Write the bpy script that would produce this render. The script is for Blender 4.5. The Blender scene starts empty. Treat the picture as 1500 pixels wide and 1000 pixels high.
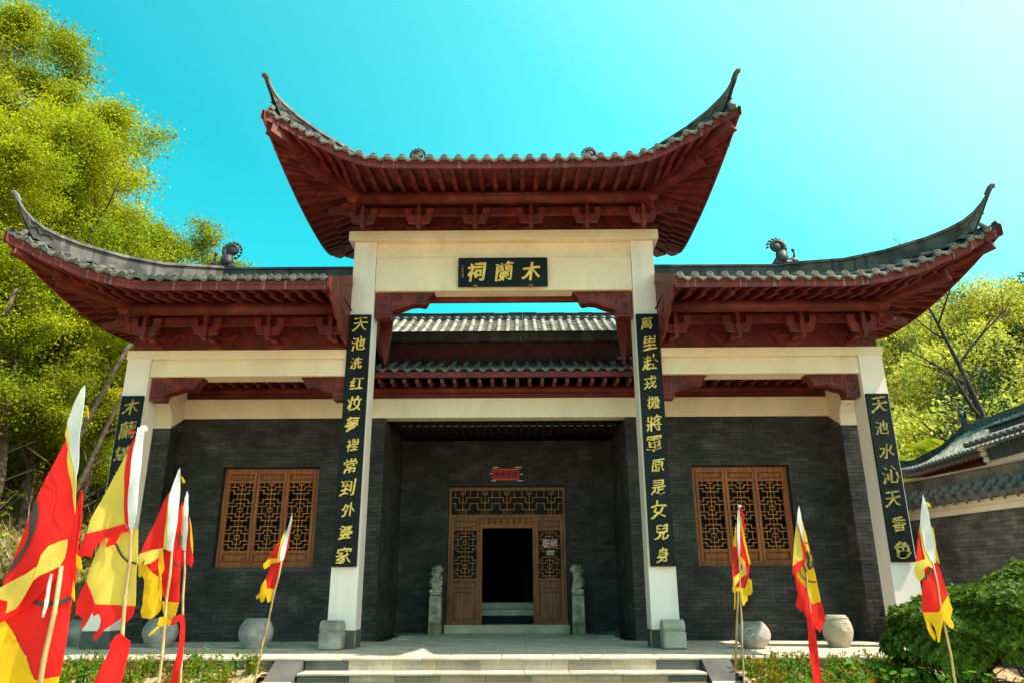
import bpy, math, random
import numpy as np
from mathutils import Vector, Matrix
R = math.radians
random.seed(7); rng = np.random.default_rng(7)
scn = bpy.context.scene
COL = scn.collection

# ------------------------------------------------------------------ camera
CAM = np.array([0.2812, -13.9969, 1.0]); YAW, PIT, ROL, FPX = -.0079, .32, -.0033, 1087.7156
_f = np.array([math.sin(YAW)*math.cos(PIT), math.cos(YAW)*math.cos(PIT), math.sin(PIT)])
_r0 = np.array([math.cos(YAW), -math.sin(YAW), 0.]); _u0 = np.cross(_r0, _f)
_r = _r0*math.cos(ROL)+_u0*math.sin(ROL); _u = -_r0*math.sin(ROL)+_u0*math.cos(ROL)
cam_d = bpy.data.cameras.new('camera'); cam = bpy.data.objects.new('camera', cam_d); COL.objects.link(cam)
cam.matrix_world = Matrix(((_r[0], _u[0], -_f[0], CAM[0]), (_r[1], _u[1], -_f[1], CAM[1]), (_r[2], _u[2], -_f[2], CAM[2]), (0, 0, 0, 1)))
cam_d.sensor_width = 36; cam_d.lens = FPX/1500*36; cam_d.clip_end = 2000; cam_d.clip_start = .05
scn.camera = cam
def at(px, py, y):
    "the point of the plane y = const that is seen at (px, py) of the photograph"
    d = _f+_r*(px-750)/FPX-_u*(py-500)/FPX
    return CAM+d*(y-CAM[1])/d[1]

# ------------------------------------------------------------------ light
SUN_EL, SUN_AZ = R(56), R(101)          # azimuth clockwise from +y: from the right, a little in front of the facade
sdir = Vector((math.sin(SUN_AZ)*math.cos(SUN_EL), math.cos(SUN_AZ)*math.cos(SUN_EL), math.sin(SUN_EL)))
wd = bpy.data.worlds.new('World'); scn.world = wd; wd.use_nodes = True
nt = wd.node_tree; nt.nodes.clear()
o_ = nt.nodes.new('ShaderNodeOutputWorld'); bg = nt.nodes.new('ShaderNodeBackground'); sky = nt.nodes.new('ShaderNodeTexSky')
sky.sky_type = 'NISHITA'; sky.sun_disc = False; sky.sun_elevation = SUN_EL; sky.sun_rotation = SUN_AZ
sky.air_density = 1.0; sky.dust_density = 1.5; sky.ozone_density = 1.0
tc = nt.nodes.new('ShaderNodeTexCoord'); dp = nt.nodes.new('ShaderNodeVectorMath'); dp.operation = 'DOT_PRODUCT'; dp.inputs[1].default_value = sdir
cr = nt.nodes.new('ShaderNodeValToRGB'); mx = nt.nodes.new('ShaderNodeMix'); mx.data_type = 'RGBA'; mx.blend_type = 'MULTIPLY'; mx.inputs[0].default_value = 1
el = cr.color_ramp.elements
el[0].position = .15; el[0].color = (.09, 1.32, .93, 1)
el[1].position = .95; el[1].color = (1.0, .98, .85, 1)
e = el.new(.45); e.color = (.36, 1.74, 1.12, 1)
e = el.new(.72); e.color = (1.30, 2.0, 1.32, 1)
nt.links.new(tc.outputs['Generated'], dp.inputs[0]); nt.links.new(dp.outputs['Value'], cr.inputs[0])
nt.links.new(sky.outputs[0], mx.inputs[6]); nt.links.new(cr.outputs[0], mx.inputs[7])
sx_ = nt.nodes.new('ShaderNodeSeparateXYZ'); nt.links.new(tc.outputs['Generated'], sx_.inputs[0])
hr = nt.nodes.new('ShaderNodeMapRange'); hr.inputs[1].default_value = .32; hr.inputs[2].default_value = .02; hr.clamp = True; nt.links.new(sx_.outputs[2], hr.inputs[0])
hm = nt.nodes.new('ShaderNodeMix'); hm.data_type = 'RGBA'; hm.blend_type = 'MULTIPLY'; hm.inputs[0].default_value = 1; nt.links.new(sky.outputs[0], hm.inputs[6]); hm.inputs[7].default_value = (1.7, 1.12, .82, 1)  # warm tint added to the low sky to warm the shaded facade
hf = nt.nodes.new('ShaderNodeMix'); hf.data_type = 'RGBA'; nt.links.new(hr.outputs[0], hf.inputs[0]); nt.links.new(mx.outputs[2], hf.inputs[6]); nt.links.new(hm.outputs[2], hf.inputs[7])
nt.links.new(hf.outputs[2], bg.inputs[0]); bg.inputs[1].default_value = .15
nt.links.new(bg.outputs[0], o_.inputs[0])
sl = bpy.data.lights.new('sun', 'SUN'); sl.energy = 4.3; sl.angle = R(.53); sl.color = (1, .93, .80)
so = bpy.data.objects.new('sun', sl); COL.objects.link(so); so.rotation_euler = sdir.to_track_quat('Z', 'Y').to_euler(); so.location = (20, -5, 30)
vs = scn.view_settings; vs.view_transform = 'Standard'; vs.look = 'None'; vs.exposure = .95; vs.gamma = 1
scn.cycles.max_bounces = 8

# ------------------------------------------------------------------ materials
def mat(name, col, rough=.7, var=.15, scale=6, bump=.15, col2=None, bscale=40, island=.0, trans=0., spec=.4, obj_rand=0., stretch=None, metal=0., fine=.0):
    m = bpy.data.materials.new(name); m.use_nodes = True; t = m.node_tree; N = t.nodes; L = t.links
    b = N['Principled BSDF']; b.inputs['Roughness'].default_value = rough; b.inputs['Specular IOR Level'].default_value = spec; b.inputs['Metallic'].default_value = metal
    tcn = N.new('ShaderNodeTexCoord'); src = tcn.outputs['Object']
    if stretch:
        mp = N.new('ShaderNodeMapping'); mp.inputs['Scale'].default_value = stretch; L.new(src, mp.inputs[0]); src = mp.outputs[0]
    no = N.new('ShaderNodeTexNoise'); no.inputs['Scale'].default_value = scale; no.inputs['Detail'].default_value = 6; L.new(src, no.inputs[0])
    ra = N.new('ShaderNodeValToRGB'); c2 = col2 or tuple(c*(1-var*1.6) for c in col)
    ra.color_ramp.elements[0].position = .36; ra.color_ramp.elements[1].position = .64
    ra.color_ramp.elements[0].color = (*c2, 1); ra.color_ramp.elements[1].color = (*(min(1, c*(1+(0 if col2 else var))) for c in col), 1)
    L.new(no.outputs[0], ra.inputs[0]); out = ra.outputs[0]
    def mulv(sock, amt, out):
        mr = N.new('ShaderNodeMapRange'); mr.inputs[3].default_value = 1-amt; mr.inputs[4].default_value = 1+amt; L.new(sock, mr.inputs[0])
        mm = N.new('ShaderNodeMix'); mm.data_type = 'RGBA'; mm.blend_type = 'MULTIPLY'; mm.inputs[0].default_value = 1; mm.clamp_result = False
        L.new(out, mm.inputs[6]); L.new(mr.outputs[0], mm.inputs[7]); return mm.outputs[2]
    if island:
        g = N.new('ShaderNodeNewGeometry'); out = mulv(g.outputs['Random Per Island'], island, out)
    if obj_rand:
        oi = N.new('ShaderNodeObjectInfo'); out = mulv(oi.outputs['Random'], obj_rand, out)
    if fine:
        n3 = N.new('ShaderNodeTexNoise'); n3.inputs['Scale'].default_value = scale*14; n3.inputs['Detail'].default_value = 3; L.new(src, n3.inputs[0]); out = mulv(n3.outputs[0], fine, out)
    L.new(out, b.inputs['Base Color'])
    if bump:
        n2 = N.new('ShaderNodeTexNoise'); n2.inputs['Scale'].default_value = bscale; n2.inputs['Detail'].default_value = 5; L.new(src, n2.inputs[0])
        bp = N.new('ShaderNodeBump'); bp.inputs['Strength'].default_value = bump; bp.inputs['Distance'].default_value = .02; L.new(n2.outputs[0], bp.inputs['Height']); L.new(bp.outputs[0], b.inputs['Normal'])
    if trans:
        tr = N.new('ShaderNodeBsdfTranslucent'); ms = N.new('ShaderNodeMixShader'); ms.inputs[0].default_value = trans
        L.new(out, tr.inputs[0]); L.new(b.outputs[0], ms.inputs[1]); L.new(tr.outputs[0], ms.inputs[2]); L.new(ms.outputs[0], N['Material Output'].inputs[0])
    return m
M = {}
M['cream'] = mat('cream_plaster', (.90, .72, .52), .75, .05, 1.3, .08, fine=.05, stretch=(1, 1, .5))
M['white'] = mat('white_plaster', (.93, .76, .67), .7, .05, 1.2, .06, fine=.05, stretch=(1, 1, .35))
M['reddark'] = mat('shaded_red_board', (.060, .010, .008), .8, .2, 4, .1)  # red paint darkened in its colour to stand for deep shade
M['red'] = mat('red_paint', (.14, .0145, .012), .55, .22, 3, .12, fine=.12)
M['redstain'] = mat('red_paint_streaked', (.16, .017, .013), .6, .2, 5, .1, fine=.12)
def add_streaks(m, col=(.45, .36, .32), sc=(26, 26, .8), lo=.60, hi=.76, mx_=.6, det=3):
    t = m.node_tree; N = t.nodes; L = t.links; b = N['Principled BSDF']; src = b.inputs['Base Color'].links[0].from_socket
    tcn = N.new('ShaderNodeTexCoord'); mp = N.new('ShaderNodeMapping'); mp.inputs['Scale'].default_value = sc; L.new(tcn.outputs['Object'], mp.inputs[0])
    n = N.new('ShaderNodeTexNoise'); n.inputs['Scale'].default_value = 1; n.inputs['Detail'].default_value = det; L.new(mp.outputs[0], n.inputs[0])
    r = N.new('ShaderNodeValToRGB'); r.color_ramp.elements[0].position = lo; r.color_ramp.elements[1].position = hi
    r.color_ramp.elements[0].color = (0, 0, 0, 1); r.color_ramp.elements[1].color = (mx_, mx_, mx_, 1); L.new(n.outputs[0], r.inputs[0])
    mm = N.new('ShaderNodeMix'); mm.data_type = 'RGBA'; L.new(r.outputs[0], mm.inputs[0]); L.new(src, mm.inputs[6]); mm.inputs[7].default_value = (*col, 1)
    L.new(mm.outputs[2], b.inputs['Base Color'])
add_streaks(M['redstain'])
add_streaks(M['white'], (.52, .45, .36), (3.5, 3.5, .35), .52, .80, .45, 6); add_streaks(M['cream'], (.55, .42, .27), (2.2, 2.2, 1.6), .55, .85, .45, 7)
add_streaks(M['red'], (.26, .06, .04), (3, 3, 3), .55, .80, .5, 7)
M['tile'] = mat('grey_roof_tile', (.115, .105, .10), .6, .3, 4, .3, island=.28, fine=.25)
M['tilelit'] = mat('sunlit_roof_tile', (.36, .30, .23), .7, .35, 5, .35, island=.25, fine=.3)  # paler copy of the roof tile, sunlight put into the colour
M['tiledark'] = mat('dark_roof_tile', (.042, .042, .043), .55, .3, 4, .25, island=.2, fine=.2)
M['tileend'] = mat('patterned_tile_end', (.16, .145, .125), .7, .3, 12, .3, island=.2, obj_rand=.25, fine=.3)
M['ridge'] = mat('ridge_tile', (.115, .105, .095), .7, .35, 3, .4, island=.15, fine=.3)
add_streaks(M['ridge'], (.035, .033, .032), (7, 7, .05), .60, .64, .75, 0)
M['brick'] = mat('dark_grey_brick', (.052, .042, .037), .75, .28, 1.6, .35, island=.38, obj_rand=.38, fine=.25)
add_streaks(M['brick'], (.16, .15, .14), (1.3, 1.3, 2.2), .60, .80, .55, 9)
M['mortar'] = mat('dark_mortar', (.020, .017, .016), .9, .2, 4, .2)
M['brick2'] = mat('grey_courtyard_brick', (.125, .105, .09), .8, .25, 2.5, .4, island=.3, obj_rand=.3, fine=.3)
M['wood'] = mat('brown_varnished_wood', (.40, .105, .018), .5, .3, 2, .2, col2=(.20, .045, .008), stretch=(9, 9, .8), fine=.12)
M['wooddark'] = mat('dark_door_wood', (.30, .088, .018), .5, .3, 2, .2, col2=(.14, .036, .008), stretch=(8, 8, .8), fine=.15)
M['bar'] = mat('lattice_wood', (.58, .17, .03), .5, .2, 6, .1)
M['slat'] = mat('brown_ceiling_slat', (.035, .016, .010), .7, .2, 6, .1)
M['dark'] = mat('dark_interior_and_shade', (.012, .011, .010), .9, .2, 3, 0)
M['glass'] = mat('dark_window_glass', (.008, .008, .007), .35, .4, 2, 0, spec=.08)
M['granite'] = mat('grey_granite', (.48, .41, .32), .75, .12, 2.5, .2, island=.1, obj_rand=.12, fine=.30, bscale=90)
M['granite2'] = mat('stained_granite', (.47, .36, .25), .75, .2, 1.6, .2, col2=(.27, .215, .17), obj_rand=.3, fine=.35, bscale=90)
add_streaks(M['granite2'], (.36, .24, .12), (3, 3, 2), .52, .72, .6, 6)
M['darkstone'] = mat('dark_edge_stone', (.10, .092, .085), .6, .2, 2, .15, obj_rand=.15, fine=.2)
M['paving'] = mat('platform_paving', (.66, .51, .39), .7, .2, 2.2, .12, col2=(.40, .34, .26), obj_rand=.10, fine=.18, bscale=70)
M['drum'] = mat('rough_stone', (.50, .41, .36), .85, .25, 3, .9, col2=(.22, .19, .165), fine=.35, bscale=30)
M['drumtan'] = mat('tan_stone', (.46, .38, .27), .85, .15, 3, .5, fine=.3, bscale=35)
M['carved'] = mat('carved_stone', (.58, .44, .35), .85, .25, 5, .5, col2=(.20, .18, .13), fine=.3, bscale=50)
M['carvebase'] = mat('tan_stone_base', (.26, .20, .12), .85, .25, 5, .5, fine=.3)
M['engrave'] = mat('engraved_line', (.10, .10, .09), .9, .1, 5, 0)
M['chalk'] = mat('pale_relief', (.55, .52, .45), .8, .1, 5, 0)
M['black'] = mat('black_lacquer', (.008, .009, .010), .42, .3, 2, .02, spec=.18)
M['gold'] = mat('gold_leaf', (.85, .56, .13), .45, .15, 9, .1, fine=.15)
M['goldold'] = mat('dull_gold', (.42, .30, .07), .6, .3, 12, .1, fine=.3)
M['soil'] = mat('sandy_soil', (.52, .37, .19), .95, .3, 2.0, .8, col2=(.30, .20, .10), bscale=14, fine=.4)
M['bamboo'] = mat('bamboo', (.52, .36, .16), .5, .25, 5, .1, col2=(.30, .18, .07), stretch=(4, 4, 1))
M['bark'] = mat('bark', (.13, .085, .055), .9, .3, 8, .5, fine=.3)
M['barkdark'] = mat('dark_bark', (.05, .035, .028), .9, .3, 8, .5)
M['fred'] = mat('red_flag_cloth', (.90, .022, .016), .75, .06, 3, .15, trans=.45, bscale=120)
M['fyel'] = mat('yellow_flag_cloth', (.92, .60, .010), .75, .06, 3, .15, trans=.45, bscale=120)
M['fyelp'] = mat('pale_yellow_flag_cloth', (.82, .62, .10), .75, .06, 3, .15, trans=.35, bscale=120)
M['fwhite'] = mat('white_flag_sleeve', (.72, .70, .68), .8, .08, 6, .3, trans=.2, bscale=30)
M['fblack'] = mat('black_flag_print', (.05, .035, .035), .8, .1, 5, 0)
def leafmat(n, a, b, tr=.45, isl=.45): return mat(n, a, .55, .2, .35, 0, col2=b, island=isl, trans=tr, spec=.25)
M['lf_yel'] = leafmat('spring_leaf_yellow', (.52, .50, .010), (.26, .34, .008), .5)
M['lf_grn'] = leafmat('spring_leaf_green', (.30, .34, .010), (.17, .22, .008))
M['lf_olive'] = leafmat('spring_leaf_olive', (.34, .27, .03), (.20, .20, .015))
M['lf_dk'] = leafmat('dark_evergreen_leaf', (.035, .065, .012), (.02, .04, .01), .3)
M['lf_hedge'] = leafmat('hedge_leaf', (.17, .26, .02), (.08, .15, .012), .4)
M['lf_bright'] = leafmat('bright_broad_leaf', (.20, .36, .03), (.10, .24, .02), .5)
M['lf_hill'] = leafmat('hill_leaf', (.68, .62, .07), (.36, .40, .05))
M['lf_dry'] = leafmat('dry_leaf', (.33, .20, .09), (.22, .13, .06), .2)
M['petal'] = mat('red_petal', (.75, .02, .04), .6, .1, 9, 0, trans=.3)
M['blossom'] = mat('pale_blossom', (.65, .48, .36), .7, .1, 9, 0, trans=.3)
M['ground'] = mat('grassy_ground', (.10, .11, .02), .95, .3, .7, .8, col2=(.20, .105, .04), bscale=6, fine=.4)
M['bounce_forecourt'] = mat('bounce_paving', (.52, .43, .31), .85, .1, 1, .1, fine=.1)
M['paper'] = mat('red_paper', (.55, .02, .03), .7, .2, 30, 0)
M['signbrown'] = mat('brown_sign', (.30, .09, .05), .5, .05, 5, 0)
M['signwhite'] = mat('white_print', (.8, .78, .74), .6, .02, 5, 0)
M['iron'] = mat('dull_brass', (.22, .15, .08), .5, .2, 9, .1, metal=.6)

# ------------------------------------------------------------------ builders
ORG = {}
def _link(o, parent, loc):
    COL.objects.link(o); po = ORG.get(parent.name, (0, 0, 0)) if parent else (0, 0, 0)
    o.parent = parent; o.location = (loc[0]-po[0], loc[1]-po[1], loc[2]-po[2]); ORG[o.name] = tuple(loc); return o
def thing(name, label, cat, loc, group=None):
    o = bpy.data.objects.new(name, None); o.empty_display_size = .2; _link(o, None, loc); return tag(o, label, cat, group)
def tag(o, label=None, cat=None, group=None, kind=None):
    for k, v in (('label', label), ('category', cat), ('group', group), ('kind', kind)):
        if v: o[k] = v
    return o
class MB:
    def __init__(s): s.v = []; s.f = []
    def add(s, vs, fs):
        n = len(s.v); s.v += [tuple(map(float, p)) for p in vs]; s.f += [tuple(i+n for i in q) for q in fs]; return s
    def box(s, x0, x1, y0, y1, z0, z1):
        return s.add([(x0, y0, z0), (x1, y0, z0), (x1, y1, z0), (x0, y1, z0), (x0, y0, z1), (x1, y0, z1), (x1, y1, z1), (x0, y1, z1)],
                     [(0, 3, 2, 1), (4, 5, 6, 7), (0, 1, 5, 4), (1, 2, 6, 5), (2, 3, 7, 6), (3, 0, 4, 7)])
    def cbox(s, x0, x1, y0, y1, z0, z1, c=.01):
        "box with its edges taken off"
        X = (x0, x0+c, x1-c, x1); vs = []; 
        for z, i in ((z0, c), (z0+c, 0), (z1-c, 0), (z1, c)):
            vs += [(x0+i+c, y0+i, z), (x1-i-c, y0+i, z), (x1-i, y0+i+c, z), (x1-i, y1-i-c, z), (x1-i-c, y1-i, z), (x0+i+c, y1-i, z), (x0+i, y1-i-c, z), (x0+i, y0+i+c, z)]
        fs = [tuple(range(7, -1, -1)), tuple(range(24, 32))]
        for l in range(3): fs += [(l*8+k, l*8+(k+1) % 8, l*8+8+(k+1) % 8, l*8+8+k) for k in range(8)]
        return s.add(vs, fs)
    def beam(s, a, b, w, h, up=(0, 0, 1)):
        a = Vector(a); b = Vector(b); d = (b-a).normalized(); sx = d.cross(Vector(up)).normalized(); uz = sx.cross(d)
        vs = [p+sx*(i*w/2)+uz*(j*h/2) for p in (a, b) for i, j in ((-1, -1), (1, -1), (1, 1), (-1, 1))]
        return s.add(vs, [(0, 1, 2, 3), (7, 6, 5, 4), (0, 4, 5, 1), (1, 5, 6, 2), (2, 6, 7, 3), (3, 7, 4, 0)])
    def prism(s, poly, o, ax, ay, dep):
        "polygon given in the axes ax, ay from o, pushed out along dep"
        o = Vector(o); ax = Vector(ax); ay = Vector(ay); dep = Vector(dep); n = len(poly)
        vs = [o+ax*p[0]+ay*p[1] for p in poly]; vs += [p+dep for p in vs]
        return s.add(vs, [tuple(range(n)), tuple(range(2*n-1, n-1, -1))]+[(i, i+n, (i+1) % n+n, (i+1) % n) for i in range(n)])
    def tube(s, pts, rad, n=8, caps=True):
        pts = [Vector(p) for p in pts]; rad = rad if hasattr(rad, '__len__') else [rad]*len(pts); b0 = len(s.v); ref = None
        for i, p in enumerate(pts):
            d = (pts[min(i+1, len(pts)-1)]-pts[max(i-1, 0)]).normalized()
            if ref is None: ref = d.orthogonal().normalized()
            ref = (ref-d*ref.dot(d)).normalized(); q = d.cross(ref)
            for k in range(n):
                a = 2*math.pi*k/n; s.v.append(tuple(p+(ref*math.cos(a)+q*math.sin(a))*rad[i]))
        for i in range(len(pts)-1):
            for k in range(n): s.f.append((b0+i*n+k, b0+i*n+(k+1) % n, b0+(i+1)*n+(k+1) % n, b0+(i+1)*n+k))
        if caps: s.f.append(tuple(b0+k for k in range(n-1, -1, -1))); s.f.append(tuple(b0+(len(pts)-1)*n+k for k in range(n)))
        return s
    def lathe(s, c, prof, n=32, sx=1, sy=1, ax='z'):
        b0 = len(s.v)
        for r, z in prof:
            for k in range(n):
                a = 2*math.pi*k/n; s.v.append((c[0]+r*sx*math.cos(a), c[1]+r*sy*math.sin(a), c[2]+z))
        for i in range(len(prof)-1):
            for k in range(n): s.f.append((b0+i*n+k, b0+i*n+(k+1) % n, b0+(i+1)*n+(k+1) % n, b0+(i+1)*n+k))
        s.f.append(tuple(b0+k for k in range(n-1, -1, -1))); s.f.append(tuple(b0+(len(prof)-1)*n+k for k in range(n)))
        return s
    def blob(s, c, r, n=10, jit=.0):
        c = Vector(c); r = Vector(r) if hasattr(r, '__len__') else Vector((r, r, r)); b0 = len(s.v); m = n//2
        for i in range(m+1):
            th = math.pi*i/m
            for k in range(n):
                ph = 2*math.pi*k/n; j = 1+random.uniform(-jit, jit)
                s.v.append((c.x+r.x*j*math.sin(th)*math.cos(ph), c.y+r.y*j*math.sin(th)*math.sin(ph), c.z+r.z*j*math.cos(th)))
        for i in range(m):
            for k in range(n): s.f.append((b0+i*n+k, b0+(i+1)*n+k, b0+(i+1)*n+(k+1) % n, b0+i*n+(k+1) % n))
        return s
    def grid(s, rows, flip=False):
        n = len(rows[0]); vs = [p for r in rows for p in r]
        fs = [(i*n+k, i*n+k+1, (i+1)*n+k+1, (i+1)*n+k) for i in range(len(rows)-1) for k in range(n-1)]
        if flip: fs = [q[::-1] for q in fs]
        return s.add(vs, fs)
    def mesh(s, name, m, org=(0, 0, 0), smooth=False):
        me = bpy.data.meshes.new(name); me.from_pydata([(p[0]-org[0], p[1]-org[1], p[2]-org[2]) for p in s.v], [], s.f); me.materials.append(m)
        if smooth: me.polygons.foreach_set('use_smooth', [True]*len(me.polygons))
        me.update(); return me
    def build(s, name, m, parent=None, smooth=False, org=None, **tags):
        og = org or (ORG[parent.name] if parent else (0, 0, 0))
        o = bpy.data.objects.new(name, s.mesh(name, m, og, smooth)); _link(o, parent, og); return tag(o, **tags)
def place(name, me, parent, loc, rot=None, scale=None):
    o = bpy.data.objects.new(name, me); _link(o, parent, loc)
    if rot: o.rotation_euler = rot
    if scale: o.scale = scale
    return o
def interp(x, xs, ys): return float(np.interp(x, xs, ys))
def smooth_by_angle(o, a=35):
    me = o.data; me.polygons.foreach_set('use_smooth', [True]*len(me.polygons))
    try: me.set_sharp_from_angle(angle=R(a))
    except Exception: pass
    return o

# ------------------------------------------------------------------ ground and hills
def hgt(x, y):
    d = -x-9.6; l = 0
    if d > 0: l = min(d*.80, .80*9+(d-9)*.62) if d > 9 else d*.80*min(1, d/1.6)
    l *= min(1, max(0, (y+13)/9)) if y < -4 else 1
    l = min(l, 26)
    r = 28.5*math.exp(-((x-70)/42)**2-((y-92)/36)**2)+17*math.exp(-((x-120)/40)**2-((y-70)/50)**2)
    r += 5.5*max(0, min(1, (y-20)/30))*max(0, min(1, (x-5)/15))
    front = -.62 if y < -5 else (-.25-.37*(max(0, -1.9-y)/3.1) if y < -1.9 else -.25)
    return front+l+r+(.12*math.sin(x*1.3+y*.7)*math.sin(y*1.1) if d > .5 else 0)
b = MB(); xs = np.concatenate([np.linspace(-600, -60, 8), np.linspace(-55, -8, 60), np.linspace(-7, 24, 40), np.linspace(26, 200, 50), np.linspace(240, 700, 6)])
ys = np.concatenate([np.linspace(-600, -40, 8), np.linspace(-36, 30, 90), np.linspace(32, 180, 45), np.linspace(220, 700, 6)])
b.grid([[(x, y, hgt(x, y) if y < 200 and abs(x) < 300 else -.6) for x in xs] for y in ys])
b.build('ground', M['ground'], None, True, kind='structure')

MB().box(-9, 9, -24, -6.3, -.70, -.585).build('bounce_forecourt', M['bounce_forecourt'], None, kind='structure')  # unseen paving added for its warm bounce onto facade and eaves
# garden bed of sandy soil either side of the steps
for s in (-1, 1):
    b = MB(); rows = []
    for j in range(26):
        y = -1.93-j*.24; rows.append([(s*x, y, (-.20-.36*min(1, (-1.93-y)/3.6))+.025*math.sin(x*7+j)+.03*math.sin(x*2.3)*math.sin(j*.9)+random.uniform(-.012, .012)+.03) for x in np.linspace(3.42, 9.4 if s < 0 else 8.9, 46)])
    b.grid(rows, flip=(s > 0)); b.build('garden_soil', M['soil'], None, True, kind='structure')

# ------------------------------------------------------------------ platform and steps
plat = MB().box(-9.6, 8.8, -1.80, 13.5, -.6, -.05).build('platform', M['darkstone'], None, kind='structure')
slab_w, slab_d = .80, .42
sm = MB().cbox(-slab_w/2+.006, slab_w/2-.006, -slab_d/2+.006, slab_d/2-.006, -.05, 0, .004).mesh('paving_slab', M['paving'])
edge = MB().cbox(-.596, .596, -.19, .19, -.034, 0, .006).mesh('edge_slab', M['paving'])
j = 0; y = -1.47
while y < 4.1:
    x = -9.6+slab_w/2-(.4 if j % 2 else 0)
    while x < 8.9:
        if abs(x) < 2.4 or y < 1.7: place('paving_slab', sm, plat, (x, y+slab_d/2, random.uniform(-.0015, .0015)), (0, 0, random.choice((0, math.pi))))
        x += slab_w
    y += slab_d; j += 1
x = -9.0
while x < 8.6: place('edge_slab', edge, plat, (x, -1.665, .002)); x += 1.2
# floor inside the gatehouse
MB().box(-2.6, 2.6, 4.3, 13, -.04, .03).build('interior_floor', M['darkstone'], plat)
steps = MB().box(-2.98, 3.0, -3.4, -1.8, -.9, -.70).build('steps', M['granite2'], None, kind='structure')
for k in range(4):
    zt = -.172*(k+1); y1 = -1.856-.40*k; y0 = y1-.40
    n = 9
    for i in range(n):
        xa = -2.96+i*(5.96/n)+(.10 if k % 2 else 0)*(0 < i); xb = -2.96+(i+1)*(5.96/n)+(.10 if k % 2 else 0)*(i < n-1)
        m = M['darkstone'] if i in (0,) or (i == n-1 and k < 2) else M['granite2']
        MB().cbox(xa+.002, xb-.002, -1.845-.4*k, -1.81-.4*k, zt, zt+.172-.034, .004).build('riser_stone', m, steps)
        MB().cbox(xa+.002, xb-.002, y0-.02, y1+.03, zt-.032, zt, .006).build('tread_stone', M['granite'], steps)
for i in range(15):
    MB().cbox(-2.96+i*.397+.002, -2.96+(i+1)*.397-.002, -1.842, -1.80, -.172, -.036, .003).build('riser_stone', M['granite2'] if 0 < i < 14 else M['darkstone'], steps)
for s in (-1, 1):
    xi = 2.98 if s < 0 else 3.02; xo = xi+.42
    for k in range(3):
        ya = -1.80-.62*k; yb = ya-.62+.004; za = .005-.27*k; zb = za-.27
        P = [(ya, za), (yb, zb), (yb, -.8), (ya, -.8)]
        MB().prism(P, (s*xi, 0, 0), (0, 1, 0), (0, 0, 1), (s*(xo-xi), 0, 0)).build('ramp_stone', M['darkstone'] if k == 0 else M['granite'], steps)
for i in range(11):    # stone facing of the platform edge beside the steps
    for s in (-1, 1):
        xa = 3.45+i*.55
        if s*xa+(0 if s < 0 else .55) < 8.85 and xa < 9.4: MB().cbox(min(s*xa, s*(xa+.545)), max(s*xa, s*(xa+.545)), -1.84, -1.78, -.55, -.036, .004).build('riser_stone', M['darkstone'], plat)

# ------------------------------------------------------------------ brick helper
def bricks(parent, o, u, w, h, holes, m, bl=.25, bh=.079, t=.012, dep=.05, nsingle=0, key=None, top=None):
    "brick courses on the vertical plane through o along u (unit, xy); outward normal is u x z"
    u = Vector((u[0], u[1], 0)).normalized(); n = u.cross(Vector((0, 0, 1))); o = Vector(o); g = .007; rec = []
    row = 0; z = 0
    while z < h-.02:
        zz = min(z+bh-g, h); x = -bl/2 if row % 2 else 0
        while x < w-.01:
            xa, xb = max(0, x), min(w, x+bl-g)
            segs = [(xa, xb)]
            for hx0, hx1, hz0, hz1 in holes:
                if hz0 < (z+zz)/2 < hz1:
                    ns = []
                    for a, c in segs:
                        if c <= hx0 or a >= hx1: ns.append((a, c))
                        else:
                            if a < hx0: ns.append((a, hx0))
                            if c > hx1: ns.append((hx1, c))
                    segs = ns
            for a, c in segs:
                if c-a > .02 and (top is None or zz < top(a)): rec.append((a, c, z, zz))
            x += bl
        z += bh; row += 1
    cam_ = Vector(CAM); rec.sort(key=lambda q: (o+u*q[0]+Vector((0, 0, q[2]))-cam_).length)
    full = [q for q in rec if abs(q[1]-q[0]-(bl-g)) < 1e-4 and abs(q[3]-q[2]-(bh-g)) < 1e-4]
    single = set(full[:nsingle])
    if nsingle:
        me = MB().cbox(0, bl-g, 0, dep, 0, bh-g, .0025).mesh('brick', m); ang = math.atan2(u.y, u.x)
        for q in single:
            p = o+u*q[0]+Vector((0, 0, q[2]))+n*(t+random.uniform(-.002, .002)); ob = place('brick', me, parent, p, (0, 0, ang));
    mb = MB()
    for q in rec:
        if q in single: continue
        tt = t+random.uniform(-.002, .002)
        A = o+u*q[0]+Vector((0, 0, q[2])); B = o+u*q[1]+Vector((0, 0, q[2])); H = Vector((0, 0, q[3]-q[2]))
        mb.add([A+n*tt, B+n*tt, B+n*tt+H, A+n*tt+H, A-n*.003, B-n*.003, B-n*.003+H, A-n*.003+H], [(0, 1, 2, 3), (3, 2, 6, 7), (1, 0, 4, 5), (0, 3, 7, 4), (2, 1, 5, 6)])
    if mb.v: mb.build('brickwork', m, parent, kind='stuff')

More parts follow.
